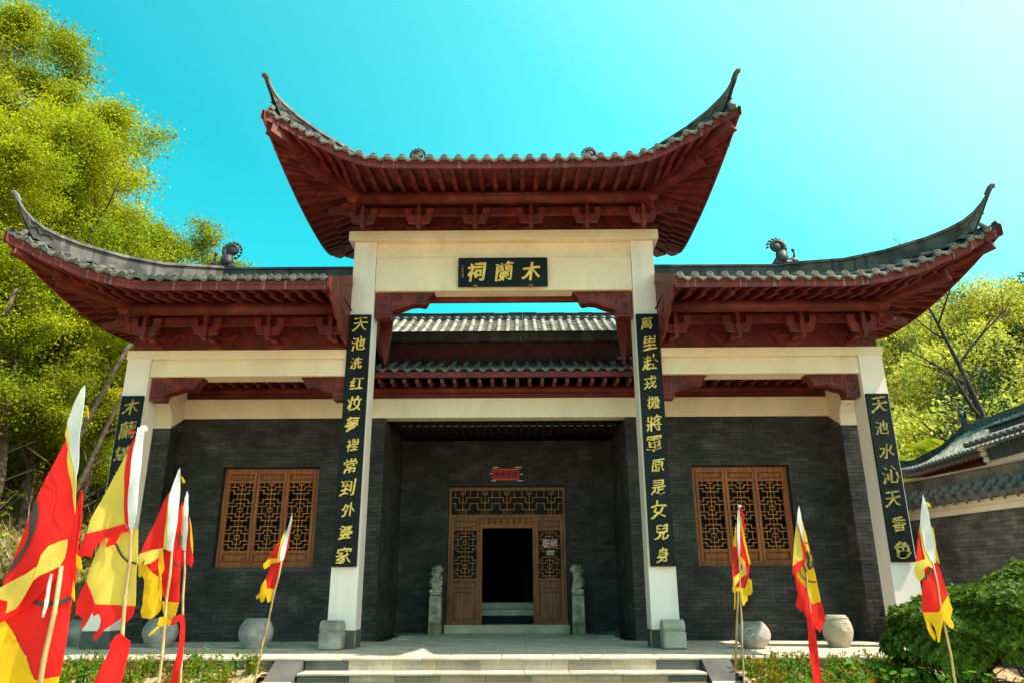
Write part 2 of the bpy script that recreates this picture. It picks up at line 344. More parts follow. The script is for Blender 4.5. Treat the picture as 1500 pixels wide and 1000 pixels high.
# ------------------------------------------------------------------ memorial archway
arch = thing('memorial_archway', 'four-pillar white archway under three red-eaved upturned tiled roofs', 'archway', (0, .234, 0))
Y0 = 0.; PD = .47
def pillar(x, ztop, wb, wt):
    p = MB(); q = []
    for z, w in ((.30, wb), (ztop, wt)):
        q.append([(x-w, Y0, z), (x+w, Y0, z), (x+w, Y0+PD, z), (x-w, Y0+PD, z)])
    p.add(q[0]+q[1], [(3, 2, 1, 0), (4, 5, 6, 7)]+[(k, (k+1) % 4, 4+(k+1) % 4, 4+k) for k in range(4)])
    o = p.build('pillar', M['white'], arch)
    w = wb+.012
    MB().cbox(x-w, x+w, Y0-.012, Y0+PD+.012, 0, .295, .012).build('plinth', M['darkstone'], o)
    if abs(x) < 4:
        s = 1 if x < 0 else -1
        MB().box(x+s*(w+.001)-.02, x+s*(w+.001)+.006, Y0-.016, Y0+.012, .003, .292).build('corner_strip', M['carvebase'], o)
for x, zt, wb, wt in ((-2.86, 7.82, .25, .228), (2.86, 7.82, .25, .228), (-7.2, 5.31, .245, .232), (7.2, 5.31, .245, .232)): pillar(x, zt, wb, wt)
# centre frame
MB().cbox(-3.2, 3.2, -.10, .57, 7.825, 8.035, .008).build('cap_beam', M['cream'], arch)
MB().box(-2.63, 2.63, .07, .40, 7.468, 7.823).build('frieze_panel', M['cream'], arch)
MB().cbox(-2.622, 2.622, .012, .458, 6.735, 7.465, .006).build('lintel_beam', M['cream'], arch)
MB().box(-2.62, 2.62, .36, .44, 6.62, 6.733).build('back_rail', M['red'], arch)
# side frames
for s in (-1, 1):
    a, c = (3.09, 6.96)
    x0, x1 = sorted((s*a, s*c)); e0, e1 = sorted((s*3.095, s*7.46))
    MB().cbox(e0, e1, -.012, .50, 5.312, 5.492, .006).build('cap_beam', M['cream'], arch)
    MB().box(x0, x1, .05, .42, 5.268, 5.311).build('frieze_panel', M['cream'], arch)
    MB().cbox(x0, x1, .014, .456, 4.962, 5.267, .005).build('lintel_beam', M['cream'], arch)
# carved brackets (sparrow braces)
def brace(x, z, w, h, s):
    "carved corner brace; s = +1 grows to the right"
    k = h/.54
    P = [(0, 0), (w, 0), (w*.90, -.14*k), (w*.86, -.24*k), (w*.82, -.27*k), (w*.72, -.245*k), (w*.60, -.26*k), (w*.50, -.31*k), (w*.42, -.345*k), (w*.36, -.36*k), (w*.30, -.38*k), (w*.27, -.43*k), (w*.255, -.54*k), (0, -.54*k)]
    P = [(s*a, c) for a, c in P]
    o = MB().prism(P, (x, .10, z), (1, 0, 0), (0, 0, 1), (0, .26, 0)).build('carved_brace', M['red'], arch)
    r = MB()   # carved scrolls in relief
    def scroll(cx, cz, rr, t0, t1, d=1):
        pts = [(x+s*(cx+rr*(1-.55*i/14)*math.cos(t0+(t1-t0)*i/14)), .098, z+cz+rr*(1-.55*i/14)*math.sin(t0+(t1-t0)*i/14)) for i in range(15)]
        r.tube(pts, .015, 5)
    scroll(w*.13, -.12*k, .07, 0, 7); scroll(w*.13, -.30*k, .07, 2, 9); scroll(w*.38, -.13*k, .08, 0, 7.5); scroll(w*.58, -.12*k, .07, 3, -4); scroll(w*.76, -.11*k, .06, 0, 6)
    r.tube([(x+s*w*.26, .098, z-.02), (x+s*w*.26, .098, z-.5*k)], .013, 5); r.tube([(x+s*.03, .098, z-.47*k), (x+s*w*.24, .098, z-.47*k)], .013, 5)
    pts = [(x+s*w*t, .098, z+zz*k) for t, zz in ((.30, -.33), (.42, -.30), (.55, -.25), (.66, -.21), (.78, -.215), (.84, -.21), (.93, -.04), (.30, -.03))]
    r.tube(pts, .015, 5)
    r.build('scrollwork', M['red'], o)
for s in (-1, 1):
    brace(s*2.60, 6.733, 1.19, .55, -s)
    brace(s*6.93, 4.96, 1.0, .46, -s); brace(s*3.10, 4.96, .90, .46, s)

# ---- eave roofs
UP = dict(c=.234, xr=2.2, zr=9.42, xp=3.0, yp=-.75, zp=8.56, xc=4.33, yc=-2.62, xm=4.05, zm=8.34, ze_c=9.24, crest=.30,
    ex=[0, 1.2, 2.2, 2.47, 2.7, 2.94, 3.17, 3.37, 3.59, 3.76, 3.92, 4.1, 4.33], ez=[8.50, 8.51, 8.53, 8.57, 8.63, 8.73, 8.83, 8.93, 9.0, 9.07, 9.16, 9.22, 9.26], ye=-2.1, x0=2.8,
    hx=[2.2, 2.5, 2.8, 2.98, 3.25, 3.62, 3.92, 4.1, 4.20, 4.26], hz=[9.72, 9.56, 9.45, 9.41, 9.40, 9.41, 9.48, 9.57, 9.68, 9.80], tip=(4.30, -2.60, 9.90), xin=None, ztop=8.035, bx=[-2.825, -1.695, -.565, .565, 1.695, 2.825])
WG = dict(c=.234, xr=5.8, zr=7.02, xp=7.2, yp=-.75, zp=6.20, xc=8.60, yc=-2.48, xm=8.2, zm=6.22, ze_c=6.92, crest=.30,
    ex=[2.9, 5.9, 6.24, 6.5, 6.75, 6.97, 7.2, 7.43, 7.65, 7.88, 8.1, 8.3, 8.45, 8.60], ez=[6.17, 6.17, 6.18, 6.20, 6.24, 6.29, 6.34, 6.41, 6.51, 6.58, 6.68, 6.79, 6.84, 6.90], ye=-2.0, x0=6.0,
    hx=[5.8, 6.2, 6.7, 7.24, 7.76, 8.0, 8.2, 8.33, 8.43, 8.51], hz=[7.38, 7.25, 7.08, 7.01, 7.02, 7.06, 7.13, 7.23, 7.36, 7.50], tip=(8.56, -2.42, 7.60), xin=3.04, ztop=5.492, bx=[3.30, 4.49, 5.70, 6.87])
def roof(K, side):
    """side: 0 for the centre roof (both ends flare), -1/+1 for a wing"""
    c = K['c']; sides = (-1, 1) if side == 0 else (side,); top = K['xin'] or 0
    def ye(ax): t = max(0, (ax-K['x0'])/(K['xc']-K['x0'])); return K['ye']+(K['yc']-K['ye'])*t*t
    def ez(ax): return interp(ax, K['ex'], K['ez'])
    hx1, hy1 = K['xc'], K['yc']
    def hy(ax): return c+(ax-K['xr'])/(hx1-K['xr'])*(hy1-c) if ax > K['xr'] else c
    def hzs(ax):   # tile surface along hip
        if ax <= K['xr']: return K['zr']
        t = (ax-K['xr'])/(K['xc']-K['xr']); z = interp(ax, K['hx'], K['hz'])-K['crest']*(1-.2*t)-.04*(1-t)
        return max(min(z, ez(min(ax, K['xc']))+.06+1.2*(1-t)), ez(ax)+.02) if t > .72 else z
    def sx(y): t = min(1, abs(y-c)/(c-K['yc'])); return K['xm']+(K['xc']-K['xm'])*t*t
    def sz(y): t = min(1, abs(y-c)/(c-K['yc'])); return K['zm']+(K['ze_c']-K['zm'])*t**2.15
    def hx_of_y(y): yy = min(y, 2*c-y); return K['xr']+(yy-c)/(hy1-c)*(hx1-K['xr'])
    lb = {0: 'centre roof', -1: 'left wing roof', 1: 'right wing roof'}[side]
    surf = MB(); tubes = MB()
    root = None
    rows_front = []   # (x, B, T, dirflag)
    sp = .262
    xs = []
    if side == 0:
        n = int(K['xc']/sp); xs = [(i+.0)*sp for i in range(-n, n+1)]
    else:
        x = top+.09
        while x < K['xc']-.05: xs.append(side*x); x += sp
    fr = []
    for x in xs:
        ax = abs(x); B = (x, ye(ax), ez(ax)); T = (x, hy(ax), hzs(ax)); fr.append((B, T))
    sr = []
    ny = int((c-K['yc'])/sp)
    for s in sides:
        for i in range(-ny, ny+1):
            y = c+i*sp; ax = hx_of_y(y); 
            sr.append((s, (s*sx(y), y, sz(y)), (s*ax, y, hzs(ax))))
    def path(B, T, n=9):
        B = Vector(B); T = Vector(T); L = (T-B).length; out = []
        for i in range(n+1):
            t = i/n; p = B.lerp(T, t); p.z -= .05*L*math.sin(math.pi*t)*.6; out.append(p)
        return out
    mir = lambda p: (p[0], 2*c-p[1], p[2])
    # tile bed, front and back
    for m_ in (lambda p: p, mir):
        rr = []
        for B, T in ([((side*top, K['ye'], ez(top)), (side*top, c, K['zr']))] if side else [])+fr+([((side*K['xc'], K['yc'], ez(K['xc'])), (side*K['xc'], K['yc']+.02, ez(K['xc'])+.02))] if side else []):
            rr.append([tuple(m_((p[0], p[1], p[2]-.03))) for p in path(B, T)])
        surf.grid(rr)
    for s in sides:
        rr = [[(p[0], p[1], p[2]-.03) for p in path(B, T)] for s_, B, T in sr if s_ == s]; surf.grid(rr)
    root = surf.build('roof', M['tiledark'], arch, label=lb)
    # cover tile tubes
    def tube_run(B, T, r=.058, seg=.21):
        pts = path(B, T, 10); L = sum((pts[i+1]-pts[i]).length for i in range(10)); n = max(1, int(L/seg))
        if L < .10: return
        acc = [0]; 
        for i in range(10): acc.append(acc[-1]+(pts[i+1]-pts[i]).length)
        P = lambda d: Vector([float(np.interp(d, acc, [p[k] for p in pts])) for k in range(3)])
        for i in range(n):
            a = P(L*i/n); b_ = P(L*(i+1)/n); d = (b_-a).normalized(); sxv = d.cross(Vector((0, 0, 1))).normalized(); up = sxv.cross(d)
            vs = []
            for q, rr in ((a, r*1.06), (b_, r*.94)):
                for k in range(7):
                    an = math.pi*k/6; vs.append(q+sxv*(rr*math.cos(an))+up*(rr*math.sin(an)*1.05))
            tubes.add(vs, [(k, k+1, 8+k, 7+k) for k in range(6)]+[(0, 7, 13, 6)]+[tuple(range(6, -1, -1))])
    disc = MB(); 
    for k in range(12): disc.v.append((.064*math.cos(2*math.pi*k/12), 0, .064*math.sin(2*math.pi*k/12)))
    disc.v += [(p[0], .045, p[2]) for p in disc.v[:12]]; disc.f = [tuple(range(12)), tuple(range(23, 11, -1))]+[(k, 12+k, 12+(k+1) % 12, (k+1) % 12) for k in range(12)]
    ring = []
    disc.tube([(.042*math.cos(a), -.004, .042*math.sin(a)) for a in np.linspace(0, 2*math.pi, 13)], .007, 4, caps=False)
    disc.blob((0, -.004, 0), (.018, .008, .018), 6)
    dme = disc.mesh('eave_disc', M['tileend'])
    dr = MB(); P = [(-.09, .03), (-.085, -.035), (-.045, -.065), (0, -.098), (.045, -.065), (.085, -.035), (.09, .03), (.045, -.004), (0, -.014), (-.045, -.004)]
    dr.prism(P, (0, 0, 0), (1, 0, 0), (0, 0, 1), (0, .022, 0)); dr.tube([(-.06, -.003, -.022), (-.03, -.003, -.05), (0, -.003, -.072), (.03, -.003, -.05), (.06, -.003, -.022)], .006, 4)
    drme = dr.mesh('drip_tile', M['tileend'])
    dbk = MB(); 
    for i, (B, T) in enumerate(fr):
        tube_run(B, T); tube_run(mir(B), mir(T))
        place('eave_disc', dme, root, (B[0], B[1]-.02, B[2]+.015), (R(-18), 0, math.atan2(ye(abs(B[0])+.05)-ye(abs(B[0])-.05), .1)*(1 if B[0] > 0 else -1)))
        place('eave_disc', dme, root, mir((B[0], B[1]-.02, B[2]+.015)), (R(18), 0, math.pi))
        if i < len(fr)-1:
            B2 = fr[i+1][0]; mp = ((B[0]+B2[0])/2, (B[1]+B2[1])/2-.012, (B[2]+B2[2])/2-.015); tilt = -math.atan2(B2[2]-B[2], B2[0]-B[0])
            place('drip_tile', drme, root, mp, (R(-12), tilt, 0)); place('drip_tile', drme, root, mir(mp), (R(12), tilt, math.pi))
    for i, (s, B, T) in enumerate(sr):
        tube_run(B, T); place('eave_disc', dme, root, (B[0]+s*.02, B[1], B[2]+.015), (0, R(-8), s*math.pi/2))
        if i < len(sr)-1 and sr[i+1][0] == s:
            B2 = sr[i+1][1]; place('drip_tile', drme, root, ((B[0]+B2[0])/2+s*.012, (B[1]+B2[1])/2, (B[2]+B2[2])/2-.015), (0, 0, s*math.pi/2))
    o = tubes.build('cover_tiles', M['ridge'], root, kind='stuff'); smooth_by_angle(o, 40)
    # soffit boards
    xp, yp, zp = K['xp'], K['yp'], K['zp']; drop = .115
    def inner_front(ax):
        if ax <= xp: return Vector((ax, yp, zp+.10))
        t = (ax-xp)/(K['xc']-xp); u = .92*t**1.5; return Vector((xp, yp, zp+.08)).lerp(Vector((K['xc'], K['yc'], K['ze_c']-drop-.02)), u)-Vector((0, 0, .10*math.sin(math.pi*u)))
    def inner_side(y):
        yy = min(y, 2*c-y)
        if yy >= yp: v = Vector((xp, yy, zp+.10))
        else:
            t = (yp-yy)/(yp-K['yc']); u = .92*t**1.5; v = Vector((xp, yp, zp+.08)).lerp(Vector((K['xc'], K['yc'], K['ze_c']-drop-.02)), u)-Vector((0, 0, .10*math.sin(math.pi*u)))
        return v if y <= c else Vector((v.x, 2*c-v.y, v.z))
    sof = MB()
    def sof_row(B, I, n=6):
        B = Vector(B)-Vector((0, 0, drop)); out = []
        for i in range(n+1):
            t = i/n; p = B.lerp(I, t); p.z += .0; out.append(tuple(p))
        return out
    axs = np.linspace(-K['xc'], K['xc'], 61) if side == 0 else np.linspace(side*top, side*K['xc'], 41)
    for m_ in (lambda p: p, mir):
        rr = []
        for x in axs:
            I = inner_front(abs(x)); I = Vector((math.copysign(I.x, x), I.y, I.z)) if abs(x) > xp else Vector((x, I.y, I.z))
            rr.append([m_(p) for p in sof_row((x, ye(abs(x))+.02, ez(abs(x))), I)])
        sof.grid(rr)
    for s in sides:
        rr = []
        for y in np.linspace(K['yc'], 2*c-K['yc'], 41):
            I = inner_side(y); rr.append(sof_row((s*(sx(y)-.02), y, sz(y)), Vector((s*I.x, I.y, I.z))))
        sof.grid(rr)
    # close over the purlins
    xa, xb = (-xp, xp) if side == 0 else sorted((side*top, side*xp))
    sof.add([(xa, yp, zp+.10), (xb, yp, zp+.10), (xb, 2*c-yp, zp+.10), (xa, 2*c-yp, zp+.10)], [(0, 1, 2, 3)])
    sof.build('soffit_board', M['red'], root)
    # fascia boards, front/back/side
    def fascia(pts, nrm_in):
        m_ = MB(); rows = []
        lo = [(p[0], p[1], p[2]-.205) for p in pts]; hi = [(p[0], p[1], p[2]-.035) for p in pts]
        lo2 = [(p[0]+n[0]*.035, p[1]+n[1]*.035, p[2]-.205) for p, n in zip(pts, nrm_in)]; hi2 = [(p[0]+n[0]*.035, p[1]+n[1]*.035, p[2]-.035) for p, n in zip(pts, nrm_in)]
        m_.grid([lo, hi, hi2, lo2, lo]); return m_
    fx = np.linspace(-K['xc'], K['xc'], 81) if side == 0 else np.linspace(side*top, side*K['xc'], 51)
    pts = [(x, ye(abs(x))+.03, ez(abs(x))) for x in fx]
    fascia(pts, [(0, 1)]*len(pts)).build('fascia_board', M['redstain'], root); fascia([mir(p) for p in pts], [(0, -1)]*len(pts)).build('fascia_board', M['redstain'], root)
    for s in sides:
        pts = [(s*(sx(y)-.03), y, sz(y)) for y in np.linspace(K['yc'], 2*c-K['yc'], 51)]
        fascia(pts, [(-s, 0)]*len(pts)).build('fascia_board', M['redstain'], root)
    # rafters
    def rafter(B, I):
        B = Vector(B)-Vector((0, 0, drop)); I = Vector(I)
        L = (B-I).length
        if L < .25: return
        m_ = MB(); d = (B-I).normalized(); Mid = I.lerp(B, .56); dn = Vector((0, 0, 1))
        m_.beam(I-dn*.075, Mid-dn*.085+d*.03, .085, .10); m_.beam(I.lerp(B, .42)-dn*.035, B-d*.05-dn*.052, .075, .085)
        m_.build('rafter', M['red'], root)
    rx = []
    if side == 0: rx = [(i+.5)*.262 for i in range(-17, 17)]
    else:
        x = top+.10
        while x < K['xc']-.12: rx.append(side*x); x += .262
    for x in rx:
        ax = abs(x)
        if ax > K['xc']-.12: continue
        I = inner_front(ax)
        if ax > xp: t = (ax-xp)/(K['xc']-xp); I = Vector((xp, yp, zp+.08)).lerp(I, .75)
        I = Vector((math.copysign(I.x, x) if ax > xp else x, I.y, I.z)); rafter((x, ye(ax), ez(ax)), I); rafter(mir((x, ye(ax), ez(ax))), mir(I))
    for s in sides:
        for i in range(-10, 11):
            y = c+i*.262
            if y < K['yc']+.12 or y > 2*c-K['yc']-.12: continue
            I = inner_side(y)
            if min(y, 2*c-y) < yp: I = Vector((xp, yp if y < c else 2*c-yp, zp+.08)).lerp(I, .75)
            rafter((s*sx(y), y, sz(y)), (s*I.x, I.y, I.z))
    # purlins (round logs with a square beam below)
    xe = xp+.10
    def log(a, b_):
        MB().tube([a, b_], .13, 14).build('purlin', M['red'], root, True)
    for yy in (yp, 2*c-yp):
        log((xa-(.10 if side <= 0 else 0), yy, zp-.12), (xb+(.10 if side >= 0 else 0), yy, zp-.12))
        MB().box(xa, xb, *((yp+.28, yp+.37) if yy == yp else (2*c-yp-.37, 2*c-yp-.28)), zp-.36, zp-.20).build('eave_beam', M['red'], root)
    for s in sides:
        log((s*xp, yp-.12, zp-.12), (s*xp, 2*c-yp+.12, zp-.12))
        MB().box(s*xp-.045, s*xp+.045, yp+.05, 2*c-yp-.05, zp-.362, zp-.237).build('eave_beam', M['red'], root)
    # backing board behind the brackets
    bo = -.14 if side == 0 else .06
    bxm = (3.12 if side == 0 else 7.38); x0_, x1_ = (-bxm, bxm) if side == 0 else sorted((side*(top+.0), side*bxm))
    MB().box(x0_, x1_, .03, .44, K['ztop']+.002, zp+.08).build('backing_board', M['red'], root)
    # bracket sets
    for bx in (K['bx'] if side == 0 else [side*v for v in K['bx']]):
        for dirn in (1, -1):
            zt = K['ztop']; m_ = MB(); Yf = lambda y: y if dirn == 1 else 2*c-y
            hh = zp-.37-zt
            def bxx(xa, xb, ya, yb, za, zb): m_.cbox(xa, xb, *sorted((Yf(ya), Yf(yb))), za, zb, .008)
            bxx(bx-.13, bx+.13, -.07, .10, zt+.003, zt+.10)
            bxx(bx-.06, bx+.06, -.34, .05, zt+.09, zt+.20)       # lower arm
            bxx(bx-.04, bx+.04, -.55, .03, zt+bo+.24, zt+bo+.36)  # upper arm
            # upright bar, its trapezoid foot and the cross arm with raised end blocks
            ya = -.62; za = zt+bo
            bxx(bx-.038, bx+.038, -.66, -.54, za+.16, za+.50)
            m_.prism([(-.065, .19), (.065, .19), (.05, .04), (.035, -.05), (-.035, -.05), (-.05, .04)], (bx, Yf(-.68), za), (1, 0, 0), (0, 0, 1), (0, .14*dirn, 0))
            P = [(-.29, .38), (-.29, .26), (-.25, .17), (-.21, .07), (-.06, .055), (.06, .055), (.21, .07), (.25, .17), (.29, .26), (.29, .38), (.155, .38), (.155, .26), (.10, .20), (-.10, .20), (-.155, .26), (-.155, .38)]
            m_.prism(P, (bx, Yf(ya), za), (1, 0, 0), (0, 0, 1), (0, .09*dirn, 0))
            # wall arms: scalloped relief
            P = [(-.44, hh*.95), (-.40, hh*.6), (-.33, hh*.5), (-.30, hh*.25), (-.22, hh*.1), (-.16, .01), (.16, .01), (.22, hh*.1), (.30, hh*.25), (.33, hh*.5), (.40, hh*.6), (.44, hh*.95), (.34, hh*.95), (.28, hh*.75), (-.28, hh*.75), (-.34, hh*.95)]
            m_.prism(P, (bx, Yf(-.03), zt+.004), (1, 0, 0), (0, 0, 1), (0, .07*dirn, 0))
            m_.build('bracket_set', M['red'], root)
    # corner: hip rafters, lobed block and nose bracket
    for s in sides:
        for dirn in (1, -1):
            Yf = lambda y: y if dirn == 1 else 2*c-y
            pe = Vector((s*(xp-.2), Yf(yp+.2), zp-.02)); co = Vector((s*(K['xc']-.03), Yf(K['yc']+.03), K['ze_c']-.27)); m1 = pe.lerp(co, .62); m1.z -= .14
            h = MB(); h.beam(pe-Vector((0, 0, .02)), m1-Vector((0, 0, .03)), .24, .24)
            d = (m1-pe).normalized()
            for k in range(4): h.tube([(m1+d*(.02-.075*k)+Vector((0, 0, .07-.055*k)))+Vector((-d.y, d.x, 0))*w for w in (-.125, .125)], .062, 10)
            h.build('hip_rafter', M['red'], root)
            h = MB(); m0 = pe.lerp(co, .35); m0.z -= .02; h.beam(m0, co.lerp(m0, .10)-Vector((0, 0, .02)), .17, .18); h.build('upper_hip_rafter', M['red'], root)
            # nose bracket sticking out sideways
            n_ = MB(); zt = K['ztop']; hh = zp-zt
            P = [(0, .06), (.28, .10), (.42, .24), (.56, .25), (.66, .16), (.82, .12), (.90, .08), (.90, .0), (.80, -.02), (.62, .0), (.46, -.06), (.30, -.10), (0, -.14)]
            for ang in ((0, math.pi/4) if dirn == 1 else (-math.pi/4,)):
                dx, dy = s*math.cos(ang), -math.sin(ang)
                o3 = Vector((s*(xp-.28), (-.50 if ang == 0 else -.30) if dirn == 1 else 2*c+.30, zt+hh*.38)); k = .92 if ang == 0 else .75
                w = Vector((-dy, dx, 0))*.12
                n_.prism([(p[0]*k, p[1]*k) for p in P], o3-w/2, (dx, dy, 0), (0, 0, 1), w)
            n_.cbox(*sorted((s*(xp-.06), s*(xp+.10))), *sorted((Yf(-.64), Yf(-.46))), zt+hh*.30, zt+hh*.72, .01)
            n_.build('corner_bracket', M['red'], root)
            # hip ridge with upturned tip
            xsn = K['hx']; cr_ = []
            for a, z in zip(K['hx'], K['hz']): cr_.append(Vector((s*a, Yf(hy(a)), z)))
            tp = K['tip']; cr_.append(Vector((s*tp[0], Yf(tp[1]), tp[2])))
            # densify
            P3 = []
            for i in range(len(cr_)-1):
                for q in range(3): P3.append(cr_[i].lerp(cr_[i+1], q/3))
            P3.append(cr_[-1]); n = len(P3); hip = MB(); rows = []
            sv = Vector((Yf(K['yc'])-c, -(s*(K['xc']-K['xr'])), 0)).normalized()
            for i, p in enumerate(P3):
                ax = abs(p.x); base = hzs(min(ax, K['xc']))-.04; q_ = (ax-K['xr'])/(K['xc']-K['xr']); qt = (K['tip'][0]-K['xr'])/(K['xc']-K['xr'])
                if q_ < .885: zb = base; wdt = .075; h0 = p.z-base
                else: tt = min(1, (q_-.885)/(qt-.885)); zb = p.z-(h0*(1-tt)**1.4+.05); wdt = .075*(1-.5*tt)
                back = Vector((0, 0, 0))
                rows.append([p-sv*wdt*.8-Vector((0, 0, p.z-zb)), p-sv*wdt*.8-Vector((0, 0, .07)), p-sv*wdt*1.25-Vector((0, 0, .055)), p-sv*wdt*1.1, p+sv*wdt*1.1, p+sv*wdt*1.25-Vector((0, 0, .055)), p+sv*wdt*.8-Vector((0, 0, .07)), p+sv*wdt*.8-Vector((0, 0, p.z-zb))])
            hip.grid(rows); e = rows[-1]; k0 = len(hip.v)-8; hip.f.append(tuple(range(k0, k0+8))); hip.f.append(tuple(range(7, -1, -1)))
            # hook at the very end and lobes underneath
            ho = P3[-1]; dd = (P3[-1]-P3[-4]).normalized(); od = Vector((s, -.6*dirn, 0)).normalized()
            hip.tube([ho-dd*.12, ho, ho+dd*.05+od*.02, ho+dd*.04+od*.07], [.050, .050, .048, .042], 8)
            o = hip.build('hip_ridge', M['ridge'], root); smooth_by_angle(o, 30)
            # relief scroll near the tip (on the outer face)
            sc = MB(); pts = []
            for i in range(16):
                q = P3[int((.56+.24*i/15)*(n-1))]; pts.append(q+Vector((0, 0, -.13+.035*math.sin(i*1.1)))-sv*.078*dirn*s*(1)); 
            sc.tube(pts, .012, 5); pts2 = [p+sv*.156*dirn*s for p in pts]; sc.tube(pts2, .012, 5); sc.build('scroll_relief', M['ridge'], o)
    # main ridge
    rz = K['hz'][0]; x0_, x1_ = (-K['xr'], K['xr']) if side == 0 else sorted((side*(top+.02), side*K['xr']))
    rd = MB(); nn = max(2, int((x1_-x0_)/.34)); w = (x1_-x0_)/nn
    for i in range(nn):
        a = x0_+i*w; dz = random.uniform(-.006, .006)
        rd.box(a+.004, a+w-.004, c-.09, c+.09, K['zr']-.06, rz-.10+dz); rd.box(a+.002, a+w-.002, c-.12, c+.12, rz-.098+dz, rz-.06+dz)
    rd.tube([(x0_, c, rz-.055), (x1_, c, rz-.055)], .055, 8); rd.build('ridge', M['tiledark'], root)
    # ridge-end ornaments: curled fish-dragon
    for s in sides:
        ox = s*(K['xr'] if side else 1.95); zz = rz-.05; o = MB()
        k = 1.18 if side else 1.0
        o.cbox(ox-.16*k, ox+.16*k, c-.11, c+.11, zz-.02, zz+.10, .02)
        body = [(s*.10, .05), (s*.14, .16), (s*.10, .28), (s*.0, .36), (-s*.10, .40)]
        bodyp = [(ox+p[0]*k, c, zz+p[1]*k) for p in ((s*-.02, .06), (s*.02, .16), (s*-.0, .27))]
        o.tube(bodyp, [.13*k, .11*k, .09*k], 10)
        curl = []
        for i in range(20):
            a = -.6+i*.36; r_ = .145*k*(1-i/25); curl.append((ox-s*(.06*k)+s*-1*r_*math.cos(a)*-1, c, zz+.36*k+r_*math.sin(a)))
        o.tube(curl, [.052*k*(1-i/30) for i in range(20)], 8)
        o.blob((ox-s*.06*k, c, zz+.36*k), (.10*k, .06, .10*k), 10)
        # head facing outward plus small finial
        o.blob((ox+s*.20*k, c, zz+.10), (.11*k, .08, .08*k), 8, .12); o.tube([(ox+s*.22*k, c, zz+.12), (ox+s*.24*k, c, zz+.24*k), (ox+s*.20*k, c, zz+.33*k)], [.035, .022, .015], 6)
        o.blob((ox+s*.225*k, c, zz+.30*k), .04, 8)
        for q in range(11): an = -1.2+q*.42; o.tube([(ox-s*.06*k+.15*k*math.cos(an), c, zz+.36*k+.15*k*math.sin(an)), (ox-s*.06*k+.190*k*math.cos(an+.3), c, zz+.36*k+.190*k*math.sin(an+.3))], [.034, .010], 5)
        for q in range(4): o.tube([(ox-s*.02*q, c, zz+.10+.05*q), (ox+s*(.14+.01*q), c, zz+.16+.05*q)], [.03, .01], 5)
        o.build('ridge_ornament', M['tiledark'], root, True)
    # verge at the inner end of a wing roof
    if side:
        P = [(-2.0, K['zm']-.02), (-2.0, K['zm']-.22), (-1.78, K['zm']-.27), (-1.70, K['zm']-.36), (-1.45, K['zm']-.38), (-1.30, K['zm']-.50), (-1.0, K['zm']-.52), (-.85, K['zm']-.64), (-.6, K['zm']-.68), (-.02, K['zm']-.68), (-.02, K['zr']+.05)]
        xv = side*2.93
        m_ = MB().prism(P, (side*3.10-.02, 0, 0), (side*.035, 1, 0), (0, 0, 1), (.04, 0, 0)); m_.build('verge_board', M['red'], root)
        P2 = [(2.64, 6.73), (2.36, 6.73), (2.40, 6.2), (2.47, 5.55), (2.53, 5.45), (2.60, 5.9), (2.64, 6.2)]
        MB().prism([(side*p[0], p[1]) for p in P2], (0, .95, 0), (1, 0, 0), (0, 0, 1), (0, .06, 0)).build('verge_board', M['red'], root)
        P2 = [(.49, 6.72), (.49, 5.9), (1.7, 5.6), (2.2, 5.6), (2.2, 6.9)]
        MB().prism(P2, (side*2.66-.03, 0, 0), (0, 1, 0), (0, 0, 1), (.06, 0, 0)).build('verge_board', M['red'], root)
for sd, K in ((0, UP), (-1, WG), (1, WG)): roof(K, sd)

# ------------------------------------------------------------------ gatehouse
gate = thing('gatehouse', 'dark grey brick gatehouse with a recessed wooden doorway behind the white archway', 'gatehouse', (0, 1.925, 0))
YW, YR = 1.925, 4.47
def wall_boxes(mb, x0, x1, z0, z1, holes, y0, y1):
    xs = sorted({x0, x1, *[h[0] for h in holes], *[h[1] for h in holes]})
    for a, c in zip(xs, xs[1:]):
        hs = sorted((h[2], h[3]) for h in holes if h[0] <= a and h[1] >= c); z = z0
        for h in hs: mb.box(a, c, y0, y1, z, h[0]); z = h[1]
        mb.box(a, c, y0, y1, z, z1)
win = [(3.97, 6.04, 1.40, 3.47)]
bw = MB()
for s in (-1, 1):
    hs = [tuple(sorted((s*w[0], s*w[1])))+w[2:] for w in win]
    wall_boxes(bw, *sorted((s*2.62, s*7.06)), 0, 4.53, hs, YW, YW+.30)
wall_boxes(bw, -3.0, 3.0, 0, 4.51, [(-1.43, 1.43, 0, 3.37)], YR, YR+.25)
for s in (-1, 1):
    bw.box(*sorted((s*2.62, s*2.9)), YW+.30, YR, 0, 4.51)
    bw.box(*sorted((s*7.06, s*7.5)), 1.42, 6.0, 0, 4.22)
bwall = bw.build('brick_wall', M['mortar'], gate)
bricks(bwall, (-7.05, YW-.0, 0), (1, 0), 4.43, 4.53, [(7.05-6.04, 7.05-3.97, 1.40, 3.47)], M['brick'], nsingle=110)
bricks(bwall, (2.62, YW-.0, 0), (1, 0), 4.43, 4.53, [(3.97-2.62, 6.04-2.62, 1.40, 3.47)], M['brick'], nsingle=110)
bricks(bwall, (-2.6, YR, 0), (1, 0), 5.2, 4.50, [(2.6-1.43, 2.6+1.43, 0, 3.37)], M['brick'], nsingle=60)
bricks(bwall, (-2.62, YW, 0), (0, 1), YR-YW, 4.51, [], M['brick'])
bricks(bwall, (2.62, YR, 0), (0, -1), YR-YW, 4.51, [], M['brick'])
